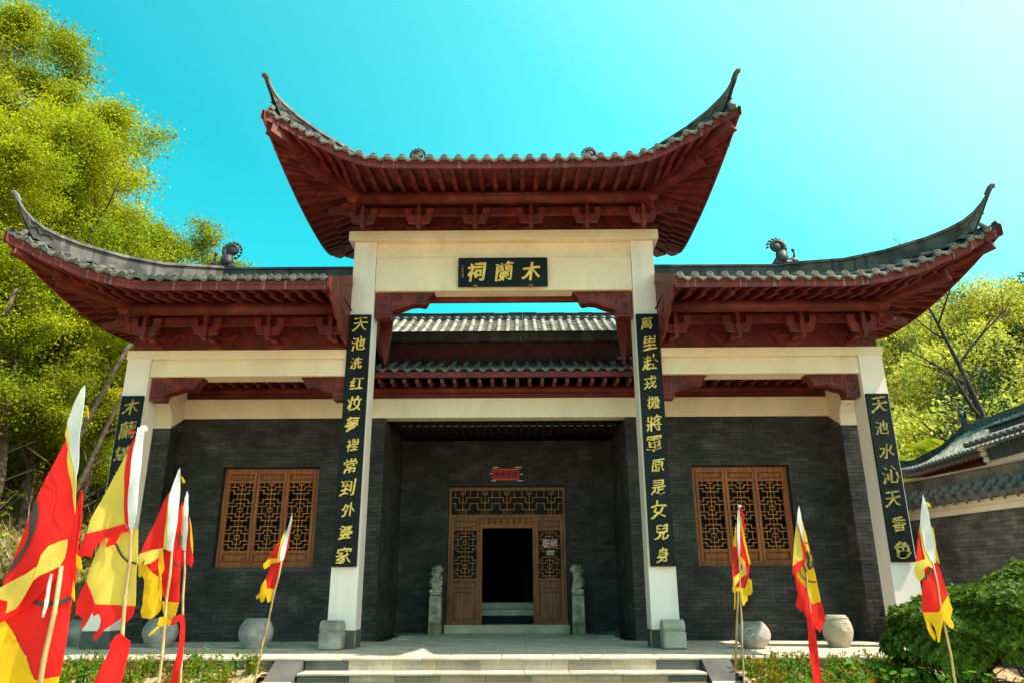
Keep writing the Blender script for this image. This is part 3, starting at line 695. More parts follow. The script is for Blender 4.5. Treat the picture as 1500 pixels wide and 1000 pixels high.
for s in (-1, 1):
    bricks(bwall, (-7.5 if s < 0 else 7.06, 1.42, 0), (1, 0), .44, 4.22, [], M['brick'], nsingle=10)
    if s < 0: bricks(bwall, (-7.06, 1.42, 0), (0, 1), .50, 4.5, [], M['brick'])
    else: bricks(bwall, (7.06, 1.92, 0), (0, -1), .50, 4.5, [], M['brick'])
    # outer flank
    bricks(bwall, (-7.5, 6.0, 0) if s < 0 else (7.5, 1.42, 0), (0, -1) if s < 0 else (0, 1), 4.58, 4.22, [], M['brick'])
    # plastered corbel at the pier head
    P = [(1.42, 4.22), (1.40, 4.30), (1.36, 4.45), (1.26, 4.60), (1.18, 4.66), (1.18, 4.72), (1.10, 4.76), (1.10, 4.84), (1.02, 4.88), (1.02, 5.02), (1.30, 5.20), (3.0, 5.6), (6.0, 5.6), (6.0, 4.22)]
    x0, x1 = sorted((s*7.055, s*7.51))
    MB().prism(P, (x0, 0, 0), (0, 1, 0), (0, 0, 1), (x1-x0, 0, 0)).build('corbel', M['cream'], gate)
    P = [(1.93, 4.53), (1.44, 4.26), (1.38, 4.42), (1.28, 4.58), (1.20, 4.66), (1.06, 4.92), (1.06, 5.08), (1.93, 5.08)]
    MB().prism(P, (s*7.05-(.012 if s > 0 else -.0), 0, 0), (0, 1, 0), (0, 0, 1), (.012 if s > 0 else .012, 0, 0)).build('corbel_facing', M['cream'], gate)
# cream beam over the wall and its soffit
MB().cbox(-7.04, 7.04, YW-.03, YW+.33, 4.532, 4.965, .006).build('plaster_beam', M['cream'], gate)
# red eaves over it
MB().box(-7.04, 7.04, YW+.02, YW+.20, 4.967, 5.22).build('eave_beam', M['red'], gate)
MB().tube([(-7.0, YW-.02, 5.16), (7.0, YW-.02, 5.16)], .085, 10).build('purlin', M['red'], gate, True)
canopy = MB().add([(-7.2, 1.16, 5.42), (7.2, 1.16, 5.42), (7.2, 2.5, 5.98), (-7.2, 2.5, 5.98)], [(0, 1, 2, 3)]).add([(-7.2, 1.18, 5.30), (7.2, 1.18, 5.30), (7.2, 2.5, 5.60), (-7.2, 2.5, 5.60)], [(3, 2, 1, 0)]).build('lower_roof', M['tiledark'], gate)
MB().box(-7.2, 7.2, 1.18, 1.22, 5.245, 5.37).build('fascia_board', M['red'], canopy)
sp = .267; i = 0
raf = MB().beam((0, .04, -.05), (0, .42, .0), .07, .09).beam((0, .30, -.055), (0, .80, .06), .08, .10).mesh('rafter', M['red'])
dsc = MB().tube([(0, -.01, 0), (0, .05, .01)], .066, 12).tube([(0, .03, .0), (0, .28, .10), (0, 1.3, .55)], .056, 8).mesh('cover_tile', M['tiledark'], (0, 0, 0), True)  # dark tile colour carries the shade over the lower roof
ddr = MB().prism([(-.09, .03), (-.085, -.03), (0, -.09), (.085, -.03), (.09, .03), (.0, -.01)], (0, 0, 0), (1, 0, 0), (0, 0, 1), (0, .02, 0)).mesh('drip_tile', M['tile'])
x = -7.0
while x < 7.1:
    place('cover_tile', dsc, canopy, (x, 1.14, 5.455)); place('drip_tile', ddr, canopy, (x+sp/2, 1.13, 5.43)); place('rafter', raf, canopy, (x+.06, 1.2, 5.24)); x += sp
# upper storey board, dark ridge, then the sunlit main roof behind
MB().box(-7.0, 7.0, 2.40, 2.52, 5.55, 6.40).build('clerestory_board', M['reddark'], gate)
rd = MB()
for i in range(40):
    a = -7.0+i*.35; rd.box(a+.003, a+.347, 2.30, 2.56, 6.40+random.uniform(-.008, .008), 6.62)
rd.box(-7, 7, 2.26, 2.60, 6.622, 6.645); rd.build('lower_ridge', M['tiledark'], gate)
mr = MB(); y0, z0, y1, z1 = 3.6, 6.83, 7.85, 8.93
def msurf(y): t = (y-y0)/(y1-y0); return z0+(z1-z0)*(t-.06*math.sin(math.pi*t))
mr.grid([[(x, y, msurf(y)) for x in (-7.0, 7.0)] for y in np.linspace(y0, y1, 12)]); mr.add([(-7, y1, z1), (7, y1, z1), (7, 12, 6.8), (-7, 12, 6.8)], [(0, 1, 2, 3)])
mroof = mr.build('main_roof', M['tiledark'], gate)
MB().box(-7, 7, 3.7, 12, 4.72, 6.80).build('upper_wall', M['dark'], gate)  # near-black colour stands in for shade below the main eave
MB().box(-7, 7, YW+.33, 3.7, 5.62, 5.70).build('roof_deck', M['tiledark'], gate)
tb = MB(); pn = MB(); x = -6.95
while x < 7:
    n = 19
    for i in range(n):
        ya = y0+(y1-y0)*i/n; yb = y0+(y1-y0)*(i+1)/n
        if abs(x) < 4.5:
            vs = []
            for yy, rr in ((ya, .066), (yb, .057)):
                for k in range(7): an = math.pi*k/6; vs.append((x+rr*math.cos(an), yy, msurf(yy)+.045+rr*math.sin(an)))
            tb.add(vs, [(k, k+1, 8+k, 7+k) for k in range(6)]+[tuple(range(6, -1, -1))])
            for q in range(2):
                a_ = ya+(yb-ya)*q/2; b_ = ya+(yb-ya)*(q+1)/2; za = msurf(a_)+.045; zb = msurf(b_)+.012
                pn.add([(x+.05, a_, za), (x+.05+.083, a_, za-.022), (x+.217, a_, za), (x+.05, b_, zb), (x+.133, b_, zb-.022), (x+.217, b_, zb), (x+.05, a_, za-.03), (x+.133, a_, za-.052), (x+.217, a_, za-.03)],
                       [(0, 1, 4, 3), (1, 2, 5, 4), (6, 7, 1, 0), (7, 8, 2, 1)])
    x += .267
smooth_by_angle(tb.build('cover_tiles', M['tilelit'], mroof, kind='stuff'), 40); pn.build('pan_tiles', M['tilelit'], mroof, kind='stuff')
rd = MB()
for i in range(32):
    a = -7.0+i*.4375; dz = random.uniform(-.012, .012); rd.box(a+.004, a+.433, y1-.10, y1+.10, z1-.05, z1+.17+dz); rd.box(a+.002, a+.435, y1-.14, y1+.14, z1+.172+dz, z1+.20+dz)
rd.build('ridge', M['tiledark'], mroof)
# mortar bedding lumps under the ridge
mb = MB()
for i in range(34):
    mb.blob((-4.4+i*.267+.133, y1-.16, z1+.0), (.10, .09, .07+random.uniform(-.02, .02)), 8, .15)
mb.build('ridge_mortar', M['tile'], mroof)

# porch ceiling: brown battens under dark boards
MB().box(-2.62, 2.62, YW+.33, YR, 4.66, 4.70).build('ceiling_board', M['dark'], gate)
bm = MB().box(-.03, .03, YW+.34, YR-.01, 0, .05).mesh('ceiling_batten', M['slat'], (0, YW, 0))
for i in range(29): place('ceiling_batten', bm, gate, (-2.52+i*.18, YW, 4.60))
MB().box(-2.6, 2.6, 3.35, 3.42, 4.652, 4.659).build('ceiling_strip', M['cream'], gate)
# threshold
thr = MB().cbox(-1.45, 1.45, 4.20, 4.60, .004, .195, .012).build('threshold', M['granite2'], gate)

# lattice generator ---------------------------------------------------
def lattice(mb, x0, x1, z0, z1, y, nu, nv, bar=.016, dep=.022):
    "stepped-ladder fretwork, mirrored cell by cell"
    W = (x1-x0)/nu; H = (z1-z0)/nv
    def seg(u0, v0, u1, v1, a, flip, fx):
        if fx: u0, u1 = 1-u0, 1-u1
        if flip: v0, v1 = 1-v0, 1-v1
        X0, X1 = sorted((a[0]+u0*W, a[0]+u1*W)); Z0, Z1 = sorted((a[1]+v0*H, a[1]+v1*H)); b_ = bar/2
        mb.box(max(X0-b_, x0), min(X1+b_, x1), y-(dep/2 if X1-X0 > Z1-Z0 else dep/2-.003), y+(dep/2 if X1-X0 > Z1-Z0 else dep/2-.003), max(Z0-b_, z0), min(Z1+b_, z1))
    S = [(0, 0, 1, 0), (.5, 0, .5, 1), (.36, 0, .36, .22), (.64, 0, .64, .22), (.18, .22, .82, .22), (.18, .22, .18, .48), (.82, .22, .82, .48), (0, .48, .18, .48), (.82, .48, 1, .48),
         (0, .72, .34, .72), (.34, .72, .34, .50), (.66, .50, .66, .72), (.66, .72, 1, .72), (.34, .50, .66, .50), (.17, .72, .17, 1), (.83, .72, .83, 1), (.40, .86, .60, .86), (.40, .86, .40, 1), (.60, .86, .60, 1)]
    for i in range(nu):
        for j in range(nv):
            for q in S: seg(*q, (x0+i*W, z0+j*H), j % 2 == 1, i % 2 == 1)
    return mb
def framed_panel(mb, x0, x1, z0, z1, y, d=.02):
    "sunk field with a raised, moulded centre standing in a deep groove"
    mb.box(x0, x1, y+.030, y+.045, z0, z1); e = .024
    mb.cbox(x0+e, x1-e, y+.002, y+.0301, z0+e, z1-e, .008)
    e2 = e+.028
    mb.cbox(x0+e2, x1-e2, y-.008, y+.002, z0+e2, z1-e2, .004)
def window(s, lab):
    x0, x1 = sorted((s*3.99, s*6.02)); z0, z1 = 1.42, 3.45; y = YW+.13
    fr = MB()
    for a in ((x0, x1, z0, z0+.06), (x0, x1, z1-.06, z1), (x0, x0+.06, z0+.06, z1-.06), (x1-.06, x1, z0+.06, z1-.06)): fr.box(a[0], a[1], y-.03, y+.05, a[2], a[3])
    w = fr.build('window', M['wood'], gate, label=lab)
    W = (x1-x0-.12)/3
    MB().box(x0+.02, x1-.02, y+.075, y+.08, z0+.02, z1-.02).build('glass', M['glass'], w)
    for k in range(3):
        a = x0+.06+k*W+.004; c_ = x0+.06+(k+1)*W-.004; sh = MB(); st = .062
        for q in ((a, a+st, z0+.062, z1-.062), (c_-st, c_, z0+.062, z1-.062)): sh.cbox(q[0], q[1], y-.045, y+.03, q[2], q[3], .004)
        for q in ((z0+.062, z0+.10), (z0+.28, z0+.33), (z1-.30, z1-.25), (z1-.105, z1-.062)): sh.box(a+st, c_-st, y-.038, y+.028, *q)
        sh.build('sash', M['wood'], w)
        for q in ((z0+.10, z0+.28), (z1-.25, z1-.105)): pn_ = MB(); framed_panel(pn_, a+st, c_-st, *q, y-.02); pn_.build('panel', M['wood'], w)
        lattice(MB(), a+st, c_-st, z0+.33, z1-.30, y, 1, 5, .0135).build('lattice', M['bar'], w)
    MB().cbox(x0-.06, x1+.06, YW-.022, YW+.10, 1.33, 1.398, .006).build('sill', M['brick'], w)
window(-1, 'lattice window left of the doorway'); window(1, 'lattice window right of the doorway')
# doorway
yd = YR+.12; fr = MB()
fr.box(-1.42, -1.36, yd-.05, yd+.06, .197, 3.36).box(1.36, 1.42, yd-.05, yd+.06, .197, 3.36).box(-1.36, 1.36, yd-.05, yd+.06, 3.28, 3.36).box(-1.36, 1.36, yd-.05, yd+.06, 2.62, 2.70)
fr.box(-.66, -.60, yd-.045, yd+.05, .197, 2.62).box(.62, .68, yd-.045, yd+.05, .197, 2.62)
door = fr.build('doorway', M['wooddark'], gate)
lattice(MB(), -1.36, 1.36, 2.70, 3.28, yd, 5, 1, .013).build('transom_lattice', M['bar'], door)
MB().box(-1.36, 1.36, yd+.03, yd+.035, 2.70, 3.28).build('glass', M['glass'], door)
lattice(MB(), -.60, .62, 2.49, 2.62, yd+.01, 8, 1, .012).build('transom_lattice', M['bar'], door)
MB().cbox(-.60, .62, yd-.04, yd+.05, 2.38, 2.485, .006).build('inner_lintel', M['wood'], door)
for a, c_ in ((-1.36, -.66), (.68, 1.36)):
    lf = MB(); st = .075
    for q in ((a, a+st), (c_-st, c_)): lf.cbox(q[0]+.002, q[1]-.002, yd-.07, yd+.03, .20, 2.615, .004)
    for q in ((.20, .27), (.92, .97), (1.16, 1.21), (2.33, 2.38), (2.56, 2.615)): lf.box(a+st, c_-st, yd-.062, yd+.025, *q)
    leaf = lf.build('door', M['wooddark'], door)
    for q in ((.97, 1.16), (2.38, 2.56)): pn_ = MB(); framed_panel(pn_, a+st, c_-st, *q, yd-.045); pn_.build('panel', M['wooddark'], door)
    pn_ = MB(); framed_panel(pn_, a+st, c_-st, .27, .92, yd-.045)
    mx_ = (a+c_)/2; pts = []
    for t in np.linspace(0, 1, 22): pts.append((mx_-.15+.08*math.cos(1+t*5)*(1-t*.4), yd-.036, .42+.08*math.sin(1+t*5)*(1-t*.4)))
    pn_.tube(pts, .008, 5); pn_.tube([(2*mx_-p[0], p[1], p[2]) for p in pts], .008, 5)
    pn_.tube([(mx_-.20, yd-.036, .48), (mx_-.20, yd-.036, .74), (mx_-.16, yd-.036, .80), (mx_+.16, yd-.036, .80), (mx_+.20, yd-.036, .74), (mx_+.20, yd-.036, .48)], .007, 5)
    pn_.tube([(mx_-.10, yd-.036, .50), (mx_-.06, yd-.036, .62), (mx_, yd-.036, .66), (mx_+.06, yd-.036, .62), (mx_+.10, yd-.036, .50)], .008, 5)
    pn_.build('panel', M['wooddark'], door)
    lattice(MB(), a+st, c_-st, 1.21, 2.33, yd-.01, 1, 4, .0115).build('lattice', M['bar'], door)
    MB().box(a+st, c_-st, yd+.02, yd+.024, 1.21, 2.33).build('glass', M['glass'], door)
# dark hall behind the door
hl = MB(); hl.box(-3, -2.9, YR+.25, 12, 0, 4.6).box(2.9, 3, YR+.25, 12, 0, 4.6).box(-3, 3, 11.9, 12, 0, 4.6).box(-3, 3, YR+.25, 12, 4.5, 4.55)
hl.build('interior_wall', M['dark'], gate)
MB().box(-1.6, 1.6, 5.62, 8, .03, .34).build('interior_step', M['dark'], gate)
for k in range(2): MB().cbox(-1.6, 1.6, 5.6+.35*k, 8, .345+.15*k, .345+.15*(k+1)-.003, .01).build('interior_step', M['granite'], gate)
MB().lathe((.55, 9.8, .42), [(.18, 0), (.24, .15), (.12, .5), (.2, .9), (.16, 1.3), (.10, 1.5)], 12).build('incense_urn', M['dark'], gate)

# ------------------------------------------------------------------ sign boards with brush lettering
def glyphs(text, cx, cz, w, h, y, m, parent, name='character', seed=0, bold=-.014, slant=.16, wob=.034, nib=4):
    "one carved character w x h centred on (cx, cz), standing 6 mm proud of the plane y"
    cu = bpy.data.curves.new('t', 'FONT'); cu.body = text; cu.size = 1; cu.offset = (0 if text in '色香夢婆' else bold); cu.extrude = .012; cu.resolution_u = 3
    ob = bpy.data.objects.new('t', cu); COL.objects.link(ob); dg = bpy.context.evaluated_depsgraph_get()
    me = bpy.data.meshes.new_from_object(ob.evaluated_get(dg)); bpy.data.objects.remove(ob); bpy.data.curves.remove(cu)
    v = np.empty(len(me.vertices)*3); me.vertices.foreach_get('co', v); v = v.reshape(-1, 3)
    if not len(v): return None
    mn = v.min(0); mxx = v.max(0); c0 = (mn+mxx)/2; v[:, :2] -= c0[:2]; sc = 1/max(mxx[0]-mn[0], mxx[1]-mn[1]); v[:, :2] *= sc
    rs = np.random.default_rng(seed+11); ph = rs.uniform(0, 6.28, 8)
    X, Z = v[:, 0].copy(), v[:, 1].copy()
    X2 = X+slant*Z*.6+wob*np.sin(Z*9+ph[0])+wob*.6*np.sin(X*13+ph[1])*np.cos(Z*7+ph[2]); Z2 = Z+slant*X*.9+wob*np.sin(X*8+ph[3])+wob*.6*np.sin(Z*15+ph[4]+X*5)
    out = np.stack([X2*w, v[:, 2]*.5, Z2*h], 1)
    fs = [tuple(p.vertices) for p in me.polygons]; nv = len(out); bpy.data.meshes.remove(me); mb = MB()
    for q in range(nib):    # the same thin strokes laid side by side along the slant of a broad brush
        t_ = (q/(nib-1)-.5) if nib > 1 else 0; o2 = out+np.array([t_*.058*w, -.0006*q, -t_*.042*h]); mb.add(o2.tolist(), fs)
    return place(name, mb.mesh(name, m), parent, (cx, y-.004, cz))
def board(name, label, x0, x1, z0, z1, y, chars, cols=1, m=M['gold'], size=.27, seed=0, horiz=False):
    cx = (x0+x1)/2; t = thing(name, label, 'sign board', (cx, y, z0))
    MB().cbox(x0, x1, y-.03, y+.02, z0, z1, .006).build('board', M['black'], t)
    n = len(chars)
    for i, ch in enumerate(chars):
        if horiz: px_, pz = x0+(x1-x0)*(i+.5)/n, (z0+z1)/2
        else: px_, pz = cx+.02*math.sin(i*2.1+seed), z1-(z1-z0)*(i+.5)/n
        k = 1+.12*math.sin(i*1.7+seed); glyphs(ch, px_, pz, size*k*.95, size*k, y-.03, m, t, seed=seed+i)
    return t
pl = board('name_plaque', 'small black plaque with three gold characters in the middle of the top lintel', -.92, .90, 6.78, 7.415, -.06, [], size=.4)
for ch, px_ in (('祠', -.55), ('蘭', .02), ('木', .57)): glyphs(ch, px_, 7.10, .36, .40, -.09, M['gold'], pl, seed=ord(ch) % 50, bold=(-.012 if ch == '蘭' else .0), wob=.02)
for i in range(5): glyphs('丁卯年三月'[i], -.83, 7.22-.055*i, .045, .045, -.09, M['goldold'], pl, seed=i, bold=0, nib=1)
for x in (-.57, .55):
    MB().lathe((x, -.09, 6.80), [(.02, -.05), (.05, -.02), (.055, .0), (.02, .03)], 10, 1, .5).build('bracket_pin', M['iron'], pl)
board('couplet_board', 'tall black board with gold characters on the left inner pillar', -3.095, -2.645, 1.37, 6.20, -.035, '天池洗红妆夢裡常到外婆家', size=.26, seed=1)
board('couplet_board', 'tall black board with gold characters on the right inner pillar', 2.645, 3.095, 1.36, 6.18, -.035, '萬里赴戎機將軍原是女兒身', size=.27, seed=5)
board('couplet_board', 'black board with dull gold characters on the far right pillar', 6.97, 7.40, 1.42, 4.53, -.035, '天池水沁天香色', m=M['goldold'], size=.29, seed=9)
board('couplet_board', 'black board with dull gold characters on the far left pillar behind the flags', -7.40, -6.97, 1.42, 4.56, -.035, '木蘭鄉汎木蘭情', m=M['goldold'], size=.29, seed=13)
t = thing('red_paper_banner', 'small red paper banner with black characters pasted above the doorway', 'banner', (-.03, YR, 3.5))
MB().box(-.365, .305, YR-.022, YR-.016, 3.52, 3.81).build('paper', M['paper'], t)
MB().box(-.345, .285, YR-.0225, YR-.0222, 3.54, 3.545).box(-.345, .285, YR-.0225, YR-.0222, 3.785, 3.79).build('gilt_edge', M['gold'], t)
for i, ch in enumerate('迎春接福'): glyphs(ch, -.24+i*.145, 3.665, .12, .13, YR-.022, M['fblack'], t, seed=i, bold=.02, nib=1)
mb = MB()
for x_, z_, w_ in ((-.34, 3.83, .12), (.20, 3.83, .16), (-.42, 3.68, .06), (.33, 3.66, .06), (-.38, 3.50, .10), (.26, 3.50, .12)): mb.box(x_, x_+w_, YR-.0215, YR-.0185, z_, z_+.018)
mb.build('tape_strip', M['signwhite'], t)
t = thing('entrance_sign', 'brown entrance sign with white arrow on the right door leaf', 'sign', (1.02, yd-.08, 1.95))
MB().cbox(.86, 1.21, yd-.09, yd-.075, 1.90, 2.12, .003).build('plate', M['signbrown'], t)
mb = MB(); ys_ = yd-.093
mb.box(.88, 1.0, ys_, ys_+.002, 2.075, 2.09).box(.88, .895, ys_, ys_+.002, 1.945, 2.0749).box(.8951, 1.0, ys_, ys_+.002, 1.945, 1.96).box(.93, 1.02, ys_, ys_+.002, 2.01, 2.025).box(.93, .945, ys_, ys_+.002, 1.985, 2.0099).box(.93, .945, ys_, ys_+.002, 2.0251, 2.05)
mb.build('arrow_mark', M['signwhite'], t)
for i, ch in enumerate('入口'): glyphs(ch, 1.08+i*.085, 2.055, .06, .06, yd-.09, M['signwhite'], t, bold=.02, slant=0, wob=0, nib=1)
glyphs('Entrance', 1.12, 1.985, .14, .14, yd-.09, M['signwhite'], t, name='lettering', bold=.01, slant=0, wob=0, nib=1)
glyphs('—', 1.12, 2.01, .13, .13, yd-.09, M['signwhite'], t, name='lettering', bold=.0, slant=0, wob=0, nib=1)
t = thing('notice_sign', 'smaller brown notice below the entrance sign on the right door leaf', 'sign', (1.03, yd-.08, 1.74))
MB().cbox(.93, 1.14, yd-.09, yd-.075, 1.74, 1.865, .003).build('plate', M['signbrown'], t)
for i, ch in enumerate('文明参观'): glyphs(ch, .965+i*.048, 1.825, .038, .038, yd-.09, M['signwhite'], t, bold=.02, slant=0, wob=0, nib=1)
MB().box(.95, 1.12, yd-.093, yd-.091, 1.765, 1.775).build('underline', M['signwhite'], t)

# ------------------------------------------------------------------ stone things on the platform
def drum(x, y, r, h, label, m, band=False, mark=None, bulge=1.28):
    t = thing('stone_drum', label, 'stone drum', (x, y, 0), 'stone drums along the platform')
    prof = [(r*.60, 0), (r*.66, .012)]+[(r*(.66+(bulge-.66)*math.sin(math.pi*u)**.8 if u < .5 else (.74+(bulge-.74)*math.sin(math.pi*u)**.8))*.82, h*u) for u in np.linspace(.06, .94, 14)]+[(r*.66, h-.008), (r*.60, h)]
    b_ = MB().lathe((x, y, 0), prof, 36); b_.v = [(p[0]+random.uniform(-1, 1)*.003, p[1]+random.uniform(-1, 1)*.003, p[2]) for p in b_.v]
    body = b_.build('body', m, t, True)
    def surf_r(z):
        return float(np.interp(z, [p[1] for p in prof], [p[0] for p in prof]))
    if band:
        mb = MB()
        for k in range(40):
            a = 2*math.pi*k/40; rr = surf_r(h*.90); mb.blob((x+rr*math.cos(a), y+rr*math.sin(a), h*.90), .014, 6)
        mb.build('stud_band', m, t)
    if mark:
        a0, z0, rr_, mm_ = mark; pts = []
        for i in range(22):
            q = i/21; an = q*2*math.pi*.9+.6; z_ = z0+rr_*(1-.35*q)*math.sin(an); a = a0+rr_*(1-.35*q)*math.cos(an)/r
            R_ = surf_r(z_)+.004; pts.append((x+R_*math.sin(a), y-R_*math.cos(a), z_))
        pts += [(x+(surf_r(z0-.10*rr_/.08)+.004)*math.sin(a0+.5), y-(surf_r(z0-.1)+.004)*math.cos(a0+.5), z0-rr_*1.1)]
        MB().tube(pts, .007, 5).build('carved_emblem', mm_, t)
drum(-4.41, .16, .288, .50, 'round grey stone drum in front of the left lattice window', M['drum'])
drum(-6.28, .50, .295, .50, 'grey stone drum second from the left, just right of the far left pillar', M['drum'])
drum(-7.98, 1.0, .33, .45, 'squat grey stone drum at the far left behind the flags', M['drum'])
drum(4.33, -.15, .280, .43, 'grey stone drum with a pale ring mark in front of the right lattice window', M['drum'], mark=(-.5, .26, .08, M['chalk']))
drum(5.88, .05, .255, .53, 'tall tan stone drum with a studded rim and pale swirl near the far right pillar', M['drumtan'], band=True, mark=(.15, .34, .08, M['chalk']), bulge=1.22)
for s, x in ((-1, -2.93), (1, 2.93)):
    x = -2.965 if s < 0 else 2.935
    t = thing('pillar_stone', f'weathered scroll-topped stone block at the foot of the {"left" if s < 0 else "right"} inner pillar', 'stone block', (x, -.2, 0))
    b_ = MB().cbox(x-.195, x+.195, -.40, -.016, 0, .30, .03); smooth_by_angle(b_.build('block', M['drum'] if s < 0 else M['granite'], t), 40)
    b_ = MB(); b_.tube([(x-.195, -.21, .36), (x-.185, -.21, .36), (x+.185, -.21, .36), (x+.195, -.21, .36)], [.09, .115, .115, .09], 16); b_.v = [(p[0], -.21+(p[1]+.21)*1.55, p[2]) for p in b_.v]
    smooth_by_angle(b_.build('scroll', M['drum'] if s < 0 else M['granite'], t), 40)
    MB().cbox(x-.175, x+.175, -.385, -.03, .285, .31, .01).build('neck', M['drum'], t)
def lionpost(x, s, label, cub):
    y = 4.02; t = thing('lion_post', label, 'stone lion post', (x, y, 0)); w = .17
    MB().cbox(x-w, x+w, y-w, y+w, 0, .26, .012).build('base', M['carvebase'], t)
    MB().cbox(x-w*.94, x+w*.94, y-w*.94, y+w*.94, .262, .94, .012).build('shaft', M['carved'], t)
    MB().cbox(x-w*.80, x+w*.80, y-w*.80, y+w*.80, .94, .975, .008).cbox(x-w*.98, x+w*.98, y-w*.98, y+w*.98, .975, 1.06, .02).build('capital', M['carved'], t)
    f = MB()
    for k in range(9): f.blob((x-w+.037*(k+.6), y-w*.96, .92), .02, 6)
    pts = [(x-.07+.14*q, y-w*.95, .66+.02*math.sin(q*9)) for q in np.linspace(0, 1, 8)]; f.tube(pts, .008, 5)
    f.tube([(x-.05, y-w*.95, .64), (x, y-w*.95, .56), (x+.05, y-w*.95, .64)], .008, 5); f.tube([(x-.07, y-w*.95, .50), (x-.02, y-w*.95, .53), (x+.03, y-w*.95, .49), (x+.07, y-w*.95, .52)], .008, 5)
    f.build('carved_emblem', M['engrave'], t)
    # seated lion looking toward the door: one skinned body
    L = MB(); z = 1.06
    J = dict(rump=(x-s*.06, y+.05, z+.10, .115), back=(x-s*.05, y+.02, z+.24, .11), chest=(x+s*.03, y-.02, z+.30, .105), neck=(x+s*.04, y-.03, z+.40, .10), head=(x+s*.07, y-.05, z+.48, .105))
    L.tube([J[k][:3] for k in ('rump', 'back', 'chest', 'neck', 'head')], [J[k][3] for k in ('rump', 'back', 'chest', 'neck', 'head')], 12)
    L.blob(J['head'][:3], (.105, .10, .10), 12, .05)
    L.blob((x+s*.15, y-.06, z+.455), (.055, .06, .045), 10)      # muzzle
    L.blob((x+s*.11, y-.13, z+.50), .018, 6); L.blob((x+s*.155, y-.10, z+.505), .016, 6); L.blob((x+s*.185, y-.06, z+.475), (.02, .03, .018), 6)
    for dy in (-.09, .06): L.blob((x+s*.0, y+dy, z+.54), (.03, .02, .035), 6)
    for q in range(26):   # mane curls
        a = random.uniform(0, 6.28); b2 = random.uniform(.2, 1); L.blob((x-s*.02+.10*math.cos(a)*b2-s*.03, y-.03+.10*math.sin(a), z+.34+.20*random.random()), .028, 6, .1)
    for dy in (-.10, .06):
        L.tube([(x+s*.03, y+dy*.8, z+.28), (x+s*.09, y+dy, z+.14), (x+s*.10, y+dy, z+.03)], [.05, .042, .04], 8); L.blob((x+s*.12, y+dy, z+.025), (.05, .035, .03), 8)
        L.blob((x-s*.03, y+dy*1.1, z+.09), (.10, .05, .09), 10); L.blob((x+s*.04, y+dy*1.2, z+.025), (.06, .035, .028), 8)
    L.tube([(x-s*.14, y+.06, z+.05), (x-s*.17, y+.06, z+.18), (x-s*.12, y+.05, z+.28)], [.03, .035, .02], 7)
    L.build('lion', M['carved'], t, True)
    if cub:
        c_ = MB().blob((x+s*.13, y-.09, z+.17), (.05, .05, .08), 10, .08).blob((x+s*.135, y-.10, z+.27), (.048, .045, .045), 10, .05).blob((x+s*.175, y-.11, z+.26), (.022, .025, .02), 6)
        c_.tube([(x+s*.13, y-.12, z+.20), (x+s*.17, y-.13, z+.10)], [.02, .018], 6); c_.build('cub', M['carved'], t, True)
    t.scale = (.86, .86, .92)
lionpost(-1.63, 1, 'weathered stone post topped by a lion with a cub, left of the door', True)
lionpost(1.63, -1, 'weathered stone post topped by a lion looking left, right of the door', False)

# ------------------------------------------------------------------ courtyard wall on the right
cw = thing('courtyard_wall', 'grey brick courtyard wall with tiled coping beyond the far right pillar', 'wall', (9.0, .5, 0))
dW = Vector((-.185, .983, 0)).normalized(); nW = Vector((-dW.y, dW.x, 0))*1.0   # along the wall away from the camera; nW points left towards the court
nW = Vector((-.983, -.185, 0)).normalized()
def wl(t, off, z): p = Vector((9.30, -.5, 0))+dW*t+nW*off; return (p.x, p.y, z)
T0, T1 = -5.5, 4.6
def wbox(mb, t0, t1, o0, o1, z0, z1):
    vs = [wl(t, o, z) for z in (z0, z1) for t, o in ((t0, o0), (t1, o0), (t1, o1), (t0, o1))]
    return mb.add(vs, [(3, 2, 1, 0), (4, 5, 6, 7)]+[(k, (k+1) % 4, 4+(k+1) % 4, 4+k) for k in range(4)])
core = wbox(MB(), T0, T1, -.30, -.008, -.5, 2.34).build('wall_core', M['mortar'], cw)
bricks(core, wl(T1, -.008, -.5), (-dW.x, -dW.y), T1-T0, 2.83, [], M['brick2'], bl=.27, bh=.080, t=.010, nsingle=260)
wbox(MB(), T0, T1, -.02, .05, 2.345, 2.46).build('plaster_band', M['cream'], cw); wbox(MB(), T0, T1, -.02, .09, 2.462, 2.57).build('plaster_band', M['cream'], cw)
cop = wbox(MB(), T0, T1, -.36, .12, 2.572, 2.62)
cop.add([wl(T0, .16, 2.62), wl(T1, .16, 2.62), wl(T1, -.15, 2.93), wl(T0, -.15, 2.93)], [(0, 1, 2, 3)]); cop = cop.build('coping_bed', M['tiledark'], cw)
mb = MB(); mb.tube([(0, -.02, 0), (0, .06, 0)], .092, 12); mb.tube([(0, .05, .0), (0, .20, .15), (0, .40, .33)], [.086, .082, .080], 10)
ctm = mb.mesh('cover_tile', M['ridge'], (0, 0, 0), True)
dpm = MB().prism([(-.10, .04), (-.105, -.02), (-.06, -.09), (0, -.16), (.06, -.09), (.105, -.02), (.10, .04), (0, .0)], (0, 0, 0), (1, 0, 0), (0, 0, 1), (0, .02, 0)).mesh('drip_tile', M['ridge'])
rw = math.atan2(nW.y, nW.x)+math.pi/2; t = T0+.1
while t < T1:
    place('cover_tile', ctm, cop, wl(t, .20, 2.66), (0, 0, rw)); place('drip_tile', dpm, cop, wl(t+.152, .205, 2.66), (0, 0, rw)); t += .305
cb = MB(); t = T0
k = 0
while t < T1:
    w_ = .30; me_ = wbox(MB(), t+.004, t+w_-.004, -.34, -.10, 2.90, 3.16).build('ridge_brick', M['brick2'], cw); t += w_
wbox(MB(), T0, T1, -.37, -.07, 3.162, 3.20).build('coping_cap', M['granite2'], cw)

